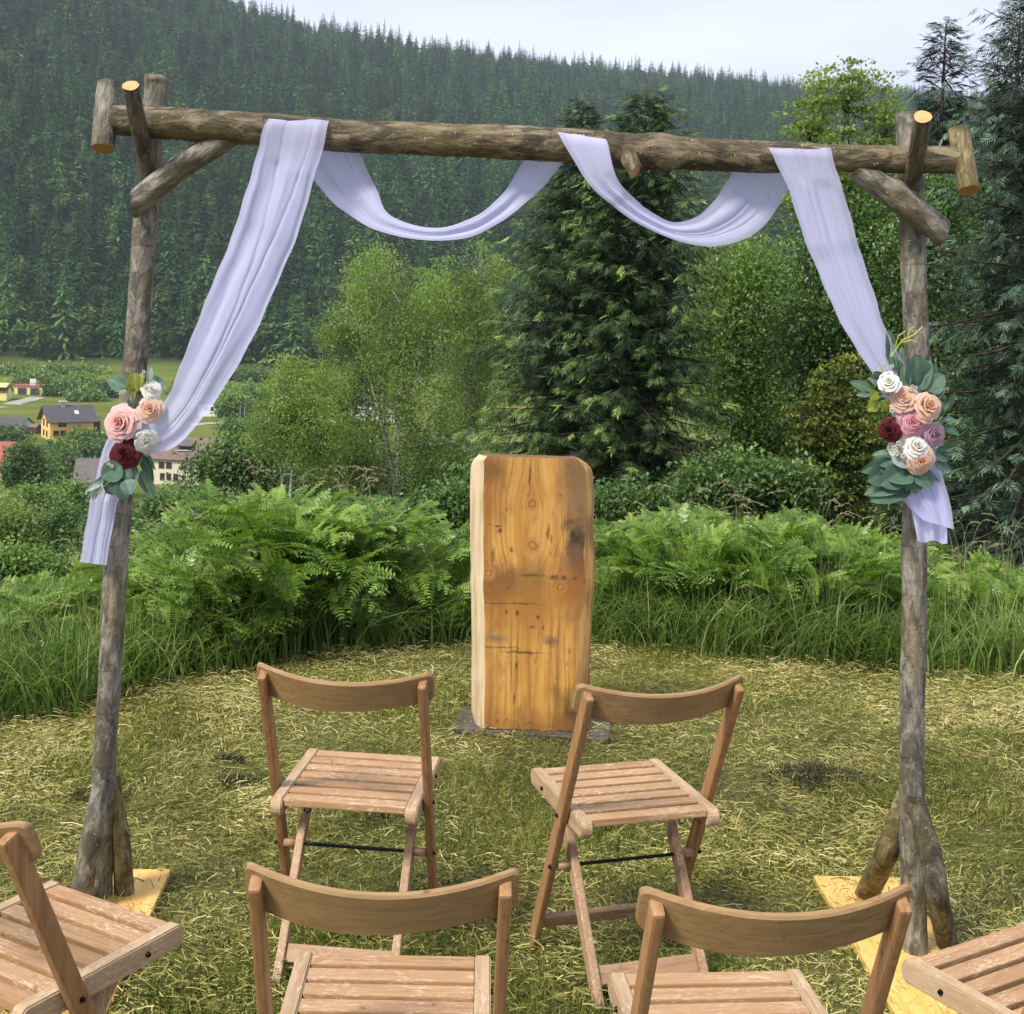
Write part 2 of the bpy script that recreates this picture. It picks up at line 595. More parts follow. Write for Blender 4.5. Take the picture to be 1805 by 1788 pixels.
def far_conifer(seed, layers=22, slim=0.17, rnd=0.85):
    r = np.random.default_rng(seed)
    A = Acc()
    for L in range(layers):
        f = L / (layers - 1)
        rad = slim * (1 - f) ** rnd * (1 + .12 * math.sin(L * 1.7 + seed)) + 0.007
        nb = 17 if f < 0.6 else 10
        a0 = r.random() * 6.28
        for b in range(nb):
            z = 0.05 + 0.91 * f + r.normal(0, .014)
            a = a0 + b / nb * 6.28 + r.normal(0, 0.25)
            ln = rad * r.uniform(0.5, 1.2)
            dz = -ln * r.uniform(0.15, 0.75) + f * 0.02
            ca, sa = math.cos(a), math.sin(a)
            w = ln * r.uniform(0.07, 0.14)
            tw = r.normal(0, .6) * w
            p = np.array([[0, 0, z + 0.012], [ca * ln * .6 - sa * w, sa * ln * .6 + ca * w, z + dz * .5 + tw], [ca * ln, sa * ln, z + dz], [ca * ln * .6 + sa * w, sa * ln * .6 - ca * w, z + dz * .5 - tw]])
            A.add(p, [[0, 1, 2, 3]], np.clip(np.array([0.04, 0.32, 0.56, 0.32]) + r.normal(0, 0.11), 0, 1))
    A.add([[-.006, 0, .94], [.006, 0, .94], [0, 0, 1.02]], [[0, 1, 2]], 0.5)
    A.add([[0, -.006, .94], [0, .006, .94], [0, 0, 1.02]], [[0, 1, 2]], 0.5)
    V, F = tube([[0, 0, -0.1], [0, 0, 0.5], [0, 0, 0.95]], [0.012, 0.009, 0.002], 5)
    A.add(V, F, 0.0)
    return A.mesh("conifer_far")


def far_broadleaf(seed):
    r = np.random.default_rng(seed)
    A = Acc()
    n = 560
    cen = r.normal(0, 1, (7, 3)) * [0.10, 0.10, 0.13] + [0, 0, 0.58]
    k = r.integers(0, 7, n)
    d = r.normal(0, 1, (n, 3)); d /= np.linalg.norm(d, axis=1, keepdims=True)
    P = cen[k] + d * r.uniform(0.11, 0.2, (n, 1))
    P[:, 2] = np.clip(P[:, 2], 0.05, 1.05)
    nrm = d + r.normal(0, 0.5, (n, 3)) + [0, 0, .4]
    Fm = frames(nrm, r.random(n) * 6.28, (0.3, 0.8, 0.1))
    V = np.array([[0, -1, 0], [0, 0, 1.1], [0, 1, 0], [0, 0, -1.1]]) * 0.036
    A.inst(V, [[0, 1, 2, 3]], Fm * r.uniform(0.6, 1.5, (n, 1, 1)), P, np.zeros(4), np.clip(0.35 + d[:, 2] * 0.25 + r.normal(0, .15, n), 0, 1))
    V, F = tube([[0, 0, -.1], [0, 0, .3], [0, 0, .7]], [.02, .016, .006], 5)
    A.add(V, F, 0.0)
    return A.mesh("broadleaf_far")


protos = [far_conifer(s, 23, sl) for s, sl in ((1, .16), (2, .185), (3, .15))] + [far_conifer(4, 21, .21, .62), far_conifer(5, 20, .18, .7), far_conifer(6, 18, .23, .55)] + [far_broadleaf(s) for s in (11, 12, 13)]
for k, m in enumerate(protos):
    m.materials.append(M_FOREST if k < 6 else M_FOREST2)

rf = np.random.default_rng(21)
cand = []
yv = 488.0
while yv < 1950:
    sp = 7.6 + (yv - 488) * 0.0030
    umax = 0.46
    nx = int(2 * umax * yv / sp)
    xs = (np.arange(nx) - nx / 2) * sp + rf.uniform(-0.6, 0.6, nx) * sp
    cand.append(np.stack([xs, yv + rf.uniform(-0.8, 0.8, nx) * sp], -1))
    yv += sp
cand = np.concatenate(cand)
u_c = cand[:, 0] / cand[:, 1]
Rr_c = 1500 + 900 * np.clip(u_c, -0.7, 0.9)
edge = 492 + (fbm(cand[:, 0], cand[:, 1], 50, 51) - 0.5) * 26
keep = (cand[:, 1] < Rr_c + 45) & (cand[:, 1] > edge)
cand = cand[keep]
zc = gz(cand[:, 0], cand[:, 1])
# skip those the view never reaches (above the frame)
elev = (zc + 24 - CAMH) / cand[:, 1]
nn = len(cand)
is_leaf = rf.random(nn) < np.clip(0.07 + 0.42 * np.exp(-(cand[:, 1] - 492) / 45) + 0.30 * (fbm(cand[:, 0], cand[:, 1], 90, 53) > 0.58), 0, 0.6)
idx = np.where(is_leaf, rf.integers(6, 9, nn), rf.integers(0, 6, nn))
hgt = np.where(is_leaf, rf.uniform(9, 17, nn), rf.normal(22.5, 5.5, nn).clip(9, 36))
wid = np.where(is_leaf, hgt * rf.uniform(0.85, 1.2, nn), (14 + hgt * .45) * rf.uniform(1.0, 1.6, nn))
rot = rf.random(nn) * 6.28
# the nearest ones in sight become objects of their own
pxs = 902.5 + FPX * (u_c[keep])
in_view = (pxs > -60) & (pxs < 800)
order = np.argsort(np.where(in_view, cand[:, 1], 1e9))[:290]
single = np.zeros(nn, bool); single[order] = True
for i in order:
    leafy_ = bool(is_leaf[i])
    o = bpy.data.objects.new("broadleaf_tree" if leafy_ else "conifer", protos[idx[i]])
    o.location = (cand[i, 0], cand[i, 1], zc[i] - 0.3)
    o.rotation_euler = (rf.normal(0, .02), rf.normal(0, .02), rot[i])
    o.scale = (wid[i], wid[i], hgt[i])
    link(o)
    if leafy_:
        tag(o, "small rounded leafy tree along the lower edge of the hillside forest", "tree", "leafy trees along the foot of the hill forest")
    else:
        tag(o, "dark conifer in the lowest rows of the hillside forest", "tree", "conifers in the lowest rows of the hill forest")
rest = np.where(~single)[0]
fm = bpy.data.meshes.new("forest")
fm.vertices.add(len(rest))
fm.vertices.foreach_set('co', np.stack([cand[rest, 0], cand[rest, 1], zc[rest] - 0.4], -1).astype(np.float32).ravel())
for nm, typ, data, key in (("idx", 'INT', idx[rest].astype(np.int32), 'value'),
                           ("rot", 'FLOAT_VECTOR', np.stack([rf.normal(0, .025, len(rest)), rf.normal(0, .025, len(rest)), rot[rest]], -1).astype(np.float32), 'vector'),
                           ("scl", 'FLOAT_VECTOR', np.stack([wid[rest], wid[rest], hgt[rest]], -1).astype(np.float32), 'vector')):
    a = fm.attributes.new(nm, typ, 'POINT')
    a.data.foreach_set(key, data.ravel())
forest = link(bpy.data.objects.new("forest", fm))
tag(forest, "dense dark conifer forest covering the hill up to the ridge", "forest", kind='stuff')
ng = bpy.data.node_groups.new("forest_trees", 'GeometryNodeTree')
ng.interface.new_socket("Geometry", in_out='INPUT', socket_type='NodeSocketGeometry')
ng.interface.new_socket("Geometry", in_out='OUTPUT', socket_type='NodeSocketGeometry')
gi, go = ng.nodes.new('NodeGroupInput'), ng.nodes.new('NodeGroupOutput')
iop = ng.nodes.new('GeometryNodeInstanceOnPoints')
jn = ng.nodes.new('GeometryNodeGeometryToInstance')
first_of = {}
for i in order:
    first_of.setdefault(int(idx[i]), None)
src = {}
for o in bpy.data.objects:
    if o.type == 'MESH' and o.data in protos and o.get('category') == 'tree':
        src.setdefault(protos.index(o.data), o)
for k in range(len(protos) - 1, -1, -1):
    oi = ng.nodes.new('GeometryNodeObjectInfo')
    oi.transform_space = 'ORIGINAL'
    oi.inputs['Object'].default_value = src.get(k, next(iter(src.values())))
    ng.links.new(oi.outputs['Geometry'], jn.inputs[0])


def nattr(name, typ):
    nd = ng.nodes.new('GeometryNodeInputNamedAttribute')
    nd.data_type = typ
    nd.inputs['Name'].default_value = name
    return nd.outputs[0]


iop.inputs['Pick Instance'].default_value = True
ng.links.new(gi.outputs[0], iop.inputs['Points'])
ng.links.new(jn.outputs[0], iop.inputs['Instance'])
ng.links.new(nattr("idx", 'INT'), iop.inputs['Instance Index'])
ng.links.new(nattr("rot", 'FLOAT_VECTOR'), iop.inputs['Rotation'])
ng.links.new(nattr("scl", 'FLOAT_VECTOR'), iop.inputs['Scale'])
ng.links.new(iop.outputs[0], go.inputs[0])
md = forest.modifiers.new("trees", 'NODES')
md.node_group = ng
# ------------------------------------------------------------------ village in the valley
def wall_mat(name, col, v=0.10):
    return mat_plain(name, col, 0.85, v, 0.8)


M_YEL = wall_mat("render_yellow", (0.72, 0.47, 0.17))
M_CREAM = wall_mat("render_cream", (0.62, 0.58, 0.46))
M_WHITE = wall_mat("render_white", (0.66, 0.67, 0.68))
M_PALEY = wall_mat("render_pale_yellow", (0.74, 0.62, 0.25))
M_GREY = wall_mat("render_grey", (0.34, 0.33, 0.32))
M_PEACH = wall_mat("render_peach", (0.66, 0.48, 0.33))
M_BROWNW = wall_mat("wood_brown_dark", (0.075, 0.04, 0.025))
M_GLASS = mat_plain("window_glass", (0.025, 0.03, 0.035), 0.08, 0.2, 2.0, 0.6)
M_FRAME = mat_plain("window_frame_brown", (0.10, 0.055, 0.03), 0.6)
M_FRAMEW = mat_plain("window_frame_white", (0.6, 0.6, 0.58), 0.6)


def roof_mat(name, col):
    t = NT(name)
    w = t.n('TexWave', {'bands_direction': 'Y'}, Scale=1.4, Distortion=0.4)
    t.set(w, 'Vector', t.coord())
    n = t.noise(t.coord(), 0.9, 6, 0.7)
    c = t.ramp(n, [(0.3, tuple(x * 0.75 for x in col)), (0.7, tuple(x * 1.25 for x in col))])
    return t.done(t.bsdf(c, 0.6, w.outputs['Fac'], 0.4, 0.05))


M_ROOFD = roof_mat("roof_slate_dark", (0.075, 0.07, 0.075))
M_ROOFB = roof_mat("roof_brown_red", (0.165, 0.105, 0.09))
M_ROOFR = roof_mat("roof_red", (0.33, 0.085, 0.075))
M_ROOFG = roof_mat("roof_grey_brown", (0.12, 0.10, 0.10))


def house(label, px, py, y, w, d, wh, rh, rz, wallm, roofm, over=0.7, wins=(), side_wins=(), cat="house", name="house", chim=None, skylight=None, framem=None, flat=False, doors=()):
    """gabled house, ridge along local x; its front face is local -y. px,py: foot of the middle of the front"""
    p = on_ground(px, py, 120, 540)
    h = empty(name, tuple(p), R(rz))
    h.scale = (p[1] / y,) * 3
    tag(h, label, cat)
    W = wm(h)
    # walls with gables
    bm = bmesh.new()
    X, D = w / 2, d
    pr = [(0, -3.5), (D, -3.5), (D, wh), (D / 2, wh + (0 if flat else rh)), (0, wh)]
    if flat: pr = [(0, -3.5), (D, -3.5), (D, wh), (0, wh)]
    a = [bm.verts.new((-X, q[0], q[1])) for q in pr]
    b = [bm.verts.new((X, q[0], q[1])) for q in pr]
    bm.faces.new(a); bm.faces.new(b[::-1])
    for i in range(len(pr)):
        j = (i + 1) % len(pr)
        bm.faces.new((a[i], b[i], b[j], a[j]))
    obj("wall", bm_mesh("wall", bm), wallm, h, W)
    if flat:
        obj("roof", bm_mesh("roof", box_bm((0, D / 2, wh + 0.12), (w + 2 * over, D + 2 * over, 0.25), 0.03)), roofm, h, W)
    else:
        sl = math.atan2(rh, D / 2)
        L = (D / 2) / math.cos(sl) + over
        bm = bmesh.new()
        for s in (-1, 1):
            Mr = Matrix.Rotation(-s * sl, 4, 'X')
            cy = D / 2 + s * (L / 2) * math.cos(sl); cz = wh + rh - (L / 2) * math.sin(sl) + 0.16
            box_bm((0, cy, cz), (w + 2 * over, L, 0.2), 0.02, 1, Mr, bm)
        rf_ = obj("roof", bm_mesh("roof", bm), roofm, h, W)
        if chim:
            cx, cz = chim
            c = obj("chimney", bm_mesh("chimney", box_bm((cx, D / 2 - 0.4, wh + rh + 0.2), (0.8, 0.7, 1.5), 0.02)), M_GREY, rf_, W)
            obj("chimney_cap", bm_mesh("chimney_cap", box_bm((cx, D / 2 - 0.4, wh + rh + 1.15), (1.9 * cz, 1.0, 0.28), 0.02)), M_FRAMEW, rf_, W)
        for sx, sv in (skylight or ()):
            Mr = Matrix.Rotation(sl, 4, 'X')
            cy = D / 2 - sv * L * math.cos(sl); cz = wh + rh - sv * L * math.sin(sl) + 0.32
            obj("skylight", bm_mesh("skylight", box_bm((sx, cy, cz), (1.0, 1.3, 0.14), 0.02, 1, Mr)), M_FRAMEW, rf_, W)

    fm_ = framem or M_FRAME

    def window(cx, cz, ww, hh, face, nm="window", pane=M_GLASS):
        if face == 'f':
            q = lambda u, dpt, v, su, sd, sv: ((cx + u, dpt, cz + v), (su, sd, sv))
        else:
            q = lambda u, dpt, v, su, sd, sv: ((-X + dpt, cx + u, cz + v), (sd, su, sv))
        bm = bmesh.new()
        th = 0.13
        for u, v, su, sv in ((0, hh / 2, ww + th, th), (0, -hh / 2, ww + th, th), (-ww / 2, 0, th, hh - th), (ww / 2, 0, th, hh - th), (0, 0, 0.08, hh - th)):
            if nm != "window" and su == 0.08: continue
            box_bm(*q(u, -0.03, v, su, 0.14, sv), 0, 1, None, bm)
        f = obj(nm, bm_mesh(nm, bm), fm_, h, W)
        c_, s_ = q(0, -0.012, 0, ww - 0.02, 0.04, hh - 0.02)
        obj("pane" if nm == "window" else "door_leaf", bm_mesh("pane", box_bm(c_, s_)), pane, f, W)

    for wd_ in wins: window(*wd_, 'f')
    for wd_ in side_wins: window(*wd_, 's')
    for wd_ in doors: window(*wd_, 'f', "door", M_BROWNW)
    return h


S330 = 330 / FPX
h1 = house("yellow rendered house with a dark slate roof and brown shutters", 127, 777, 330, 10.6, 9.0, 5.0, 3.3, 33, M_YEL, M_ROOFD, 1.0,
           wins=[(-2.4, 4.2, 1.9, 1.3), (-3.9, 1.9, 1.2, 1.2), (-2.2, 1.9, 1.2, 1.2), (1.2, 1.9, 1.3, 1.2), (3.4, 1.9, 1.1, 1.2)], side_wins=[(3.0, 4.2, 1.0, 1.7), (6.2, 4.2, 1.0, 1.7), (3.2, 1.6, 1.0, 1.3), (6.2, 1.6, 1.0, 1.3)],
           chim=(-1.2, 1.0), skylight=[(1.6, 0.45)], doors=[(0.2, 1.0, 1.0, 2.0)])
W1 = wm(h1)
bm = box_bm((6.3, 4.6, 1.6), (1.9, 7.2, 6.2), 0.02)
obj("annex", bm_mesh("annex", bm), M_BROWNW, h1, W1)
house("low white building with a flat-pitched dark roof at the village edge", 6, 765, 345, 9.5, 7, 2.3, 1.6, -4, M_WHITE, M_ROOFD, 0.4, wins=[(2.6, 1.4, 0.9, 0.6)], cat="outbuilding", name="outbuilding")
house("small dark red garden shed between the white and the yellow building", 56, 766, 336, 2.5, 2.4, 1.7, 0.7, -10, mat_plain("shed_red", (0.12, 0.045, 0.04)), M_ROOFB, 0.2, cat="shed", name="garden_shed", doors=[(0.2, 0.8, 0.9, 1.5)])
hg = house("pale double garage with two dark doors under a red terrace", 50, 697, 420, 8.6, 7, 2.8, 0.4, 6, M_PALEY, M_ROOFR, 0.3, flat=True, cat="garage", name="garage")
Wg = wm(hg)
for cx in (-1.9, 1.9):
    obj("garage_door", bm_mesh("garage_door", box_bm((cx, -0.02, 1.15), (2.7, 0.12, 2.3), 0.02)), mat_plain("door_dark", (0.05, 0.05, 0.055)) if cx < 0 else bpy.data.materials["door_dark"], hg, Wg)
bm = bmesh.new()
for k in range(9):
    box_bm((-4.2 + k * 1.05, 0.1, 3.45), (0.12, 0.12, 0.9), 0, 1, None, bm)
box_bm((0, 0.1, 3.86), (8.7, 0.14, 0.12), 0, 1, None, bm)
obj("railing", bm_mesh("railing", bm), mat_plain("rail_red", (0.22, 0.07, 0.05)), hg, Wg)
obj("terrace_screen", bm_mesh("terrace_screen", box_bm((1.1, 1.2, 4.1), (1.9, 0.15, 2.1), 0.02)), M_WHITE, hg, Wg)
hc = house("low bright yellow lean-to with mossy sloping roof beside the garages", -12, 706, 412, 8, 6, 2.6, 2.0, 4, M_PALEY, mat_plain("roof_moss", (0.10, 0.10, 0.03), 0.9, 0.3, 1.0), 0.3, cat="outbuilding", name="outbuilding")
obj("awning", bm_mesh("awning", box_bm((0.5, 0.6, 4.7), (7.5, 3.0, 0.5), 0.1, 2, Matrix.Rotation(R(18), 4, 'X'))), mat_plain("awning_yellow", (0.85, 0.68, 0.2)), hc, wm(hc))
h5 = house("large cream house with a brown-red roof and a wide dormer", 318, 856, 262, 11.0, 9, 5.3, 3.6, -5, M_CREAM, M_ROOFB, 0.7,
           wins=[(-3.9, 3.9, 1.0, 1.2), (-2.4, 3.9, 1.0, 1.2), (-3.7, 1.6, 0.8, 1.3), (-2.4, 1.6, 0.8, 1.3), (-1.0, 1.6, 0.8, 1.3), (0.6, 3.9, 1.0, 1.2), (2.2, 3.9, 1.0, 1.2)])
W5 = wm(h5)
dm = obj("dormer", bm_mesh("dormer", box_bm((0.3, 2.6, 7.4), (2.7, 2.6, 1.2), 0.03)), M_BROWNW, h5, W5)
obj("dormer_roof", bm_mesh("dormer_roof", box_bm((0.2, 2.5, 8.25), (3.3, 3.6, 0.18), 0.02, 1, Matrix.Rotation(R(16), 4, 'X'))), M_ROOFG, dm, W5)
obj("dormer_window", bm_mesh("dormer_window", box_bm((0.3, 1.27, 7.5), (2.3, 0.1, 0.7), 0.01)), M_GLASS, dm, W5)
obj("dormer_sill", bm_mesh("dormer_sill", box_bm((0.3, 1.15, 6.85), (2.9, 0.3, 0.16), 0.01)), M_FRAMEW, dm, W5)
house("dark roofed white house half hidden by the bouquet leaves on the slim post", 166, 884, 235, 6.6, 7, 3.4, 3.6, 8, M_WHITE, M_ROOFG, 0.5, skylight=[(2.1, 0.55)], chim=(2.4, 0.8), wins=[(-2.0, 1.7, 0.9, 1.2)])
house("peach house with a red tiled roof cut off at the picture edge", -4, 846, 262, 4.6, 7, 3.6, 3.4, 10, M_PEACH, M_ROOFR, 0.5, wins=[(0.3, 2.0, 0.7, 1.2), (1.5, 2.0, 0.6, 1.2)])
hw = house("small white house behind the chiffon with a grey garage block", 364, 735, 420, 5.6, 6, 4.4, 1.8, -3, M_WHITE, M_ROOFG, 0.4, wins=[(-0.2, 2.6, 0.8, 1.1), (1.7, 2.6, 0.7, 1.1)])
Ww = wm(hw)
obj("garage_block", bm_mesh("garage_block", box_bm((4.8, 2.4, 1.1), (3.8, 5, 6.2), 0.03)), M_GREY, hw, Ww)
obj("garage_door", bm_mesh("garage_door", box_bm((4.8, -0.12, 1.0), (2.6, 0.1, 1.9), 0.02)), bpy.data.materials["door_dark"], hw, Ww)
house("white cottage glimpsed through the birch leaves with reddish roof", 508, 712, 400, 7, 6, 3.2, 2.4, 6, M_WHITE, M_ROOFB, 0.4, wins=[(-1.6, 1.8, 0.9, 1.1), (1.2, 1.8, 0.9, 1.1)])
house("white farmhouse glimpsed low between the birch trunks", 655, 742, 380, 13, 8, 4.6, 3.0, -3, M_WHITE, M_ROOFG, 0.5, wins=[(-4, 2.6, 1, 1.2), (-1.5, 2.6, 1, 1.2), (1.5, 2.6, 1, 1.2), (4, 2.6, 1, 1.2)], framem=M_FRAME)
house("grey walled barn low behind the birch branches", 528, 806, 250, 5.5, 6, 2.6, 2.4, 12, M_GREY, M_ROOFG, 0.4, cat="barn", name="barn", doors=[(0, 0.9, 1.6, 1.8)])
for px in (423, 431):
    p = Vector(on_ground(px, 743, 120, 540))
    o = obj("utility_pole", npmesh("utility_pole", *tube([[0, 0, -3], [0, 0, 4.6]], [0.11, 0.08], 6)), M_GREY)
    o.location = (p.x, p.y, p.z)
    tag(o, "thin pale pole by the valley road, the %s the grey garage block" % ("nearer to" if px < 425 else "farther from"), "pole", "thin poles by the valley road")

# ------------------------------------------------------------------ trees
M_TRUNK = mat_plain("trunk_bark", (0.075, 0.058, 0.042), 0.9, 0.4, 6, 0.1, bump=0.4)
t = NT("birch_bark")
c = t.ramp(t.noise(t.coord((1, 1, 2.5)), 6, 4, 0.7), [(0.42, (0.05, 0.045, 0.04)), (0.5, (0.45, 0.43, 0.38)), (0.7, (0.58, 0.56, 0.5))])
M_BIRCH = t.done(t.bsdf(c, 0.7))
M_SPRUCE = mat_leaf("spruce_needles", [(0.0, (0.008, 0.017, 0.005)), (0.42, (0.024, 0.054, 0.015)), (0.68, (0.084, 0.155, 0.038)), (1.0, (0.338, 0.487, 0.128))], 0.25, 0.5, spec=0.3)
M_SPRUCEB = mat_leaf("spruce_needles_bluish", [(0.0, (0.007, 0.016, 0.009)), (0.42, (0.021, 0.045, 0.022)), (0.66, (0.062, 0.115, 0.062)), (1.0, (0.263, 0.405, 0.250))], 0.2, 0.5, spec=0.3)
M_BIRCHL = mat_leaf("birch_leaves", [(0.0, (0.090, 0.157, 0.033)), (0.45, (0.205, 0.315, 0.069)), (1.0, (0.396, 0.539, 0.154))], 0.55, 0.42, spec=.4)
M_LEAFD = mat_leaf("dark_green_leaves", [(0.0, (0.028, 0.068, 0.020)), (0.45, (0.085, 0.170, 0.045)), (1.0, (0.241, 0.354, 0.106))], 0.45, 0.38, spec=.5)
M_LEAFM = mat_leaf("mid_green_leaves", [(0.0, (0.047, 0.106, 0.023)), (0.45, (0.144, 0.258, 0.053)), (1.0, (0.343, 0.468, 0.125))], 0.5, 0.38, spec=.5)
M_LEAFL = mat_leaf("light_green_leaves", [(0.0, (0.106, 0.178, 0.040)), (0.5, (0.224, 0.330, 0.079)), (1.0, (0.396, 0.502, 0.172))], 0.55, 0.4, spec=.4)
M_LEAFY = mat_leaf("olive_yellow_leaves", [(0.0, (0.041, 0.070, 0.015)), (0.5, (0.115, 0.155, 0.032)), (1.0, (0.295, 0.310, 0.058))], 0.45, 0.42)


def spray_proto(seed, n_side=7):
    """one drooping spruce twig of unit length along +x"""
    r = np.random.default_rng(seed)
    A = Acc()

    def needle_strip(p, d, ln, w, v):
        d = np.array(d) / np.linalg.norm(d)
        s = np.cross(d, [0, 0, 1.0]); s /= np.linalg.norm(s) + 1e-6
        n_ = np.cross(s, d)
        for k in (s * .8 + n_ * r.normal(0, .5),):
            q = [p, p + d * ln * .45 + k * w, p + d * ln, p + d * ln * .45 - k * w]
            A.add(q, [[0, 1, 2, 3]], [v - .1, v, v + .16, v])
    needle_strip(np.zeros(3), (1, 0, -0.10), 1.0, 0.032, 0.0)
    for k in range(n_side):
        s = 0.15 + 0.7 * k / n_side
        for sg in (-1, 1):
            needle_strip(np.array([s, 0, -0.1 * s]), (0.8, sg * r.uniform(.6, 1.0), -r.uniform(.1, .5)), 0.50 * (1.05 - s * .6) * r.uniform(.6, 1.3), 0.027, r.normal(0, .07))
    return np.concatenate(A.V), np.concatenate(A.F[4]), np.concatenate(A.A)


SPR = [spray_proto(s) for s in (1, 2, 3)]
SPR_S = [spray_proto(s, 4) for s in (4, 5)]


def spruce(label, px_axis, py_top, y, radius, seed, mat, density=1.0, name="spruce_tree", base=None, spl=0.38, whorl=0.27, pw=0.85, group=None, zlow=0.04, bump=0.0, protos_=None):
    r = np.random.default_rng(seed)
    top = at(px_axis, py_top, y)
    b = base if base is not None else float(gz(top.x, y))
    H = top.z - b
    e = empty(name, (top.x, y, b - 0.1))
    tag(e, label, "tree", group)
    W = wm(e)
    A = Acc(); T = Acc()
    T.add(*tube([[0, 0, 0], [0.03, 0, H * .5], [0, 0, H]], [0.02 * H ** .9 + .03, 0.012 * H ** .9, 0.008], 8), 0.5)
    P, D, S, AV = [], [], [], []
    z = H * zlow
    while z < H - 0.12:
        f = z / H
        nb = int(round((8 if f < 0.85 else 5) * (0.9 + .2 * r.random())))
        a0 = r.random() * 6.28
        lump = 1 + bump * math.sin(9 * f + seed)
        for k in range(nb):
            a = a0 + k / nb * 6.28 + r.normal(0, .2)
            L = (radius * (1 - f) ** pw * lump) * r.uniform(0.72, 1.12) + 0.14
            el = np.interp(f, [0, .4, .8, 1], [-0.25, -0.02, 0.4, 0.9]) + r.normal(0, .07)
            ca, sa = math.cos(a), math.sin(a)
            m = max(3, int(L / 0.145 * density))
            s = np.linspace(0.12, 1.0, m)
            hr = L * s * math.cos(el); hz = L * (s * math.sin(el) - 0.22 * s * s + 0.16 * s ** 4) + z
            pts = np.stack([ca * hr, sa * hr, hz], -1)
            if L > 0.5 and k % 2 == 0:
                ql = np.linspace(0, .95, 4); T.add(*tube(np.stack([ca * L * ql * math.cos(el), sa * L * ql * math.cos(el), L * (ql * math.sin(el) - .22 * ql * ql + .16 * ql ** 4) + z], -1), np.linspace(.018, .004, 4) * (L ** .5), 4), 0.5)
            tip = 0
            for q in range(m):
                for sg in ((-1, 1) if s[q] < .97 else (0,)):
                    yaw = a + sg * r.uniform(.5, 1.1)
                    P.append(pts[q] + r.normal(0, .03, 3)); D.append([math.cos(yaw), math.sin(yaw), r.uniform(-1.0, .10) + (.55 if f > .85 else 0)])
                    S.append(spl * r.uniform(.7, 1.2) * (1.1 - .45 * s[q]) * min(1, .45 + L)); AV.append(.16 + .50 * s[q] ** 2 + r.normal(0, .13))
        z += whorl * r.uniform(.8, 1.2) * (1.0 if f < .8 else .8)
    P.append([0, 0, H - .3]); D.append([0.02, 0, 1]); S.append(.32); AV.append(.6)
    P = np.array(P); D = np.array(D); S = np.array(S); AV = np.array(AV)
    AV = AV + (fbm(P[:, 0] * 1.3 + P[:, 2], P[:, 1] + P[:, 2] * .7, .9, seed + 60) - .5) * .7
    Fm = frames(D, r.normal(0, .5, len(P))) * (S * 1.08)[:, None, None]
    which = r.integers(0, len(protos_ or SPR), len(P))
    for k, (V, F, a_) in enumerate(protos_ or SPR):
        w = which == k
        A.inst(V, F, Fm[w], P[w], a_, AV[w])
    obj("trunk", T.mesh("trunk"), M_TRUNK, e, W)
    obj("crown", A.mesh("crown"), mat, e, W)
    return e


LEAFQ = np.array([[0, 0, 0], [.5, .32, .06], [1, 0, -.05], [.5, -.32, .06]])


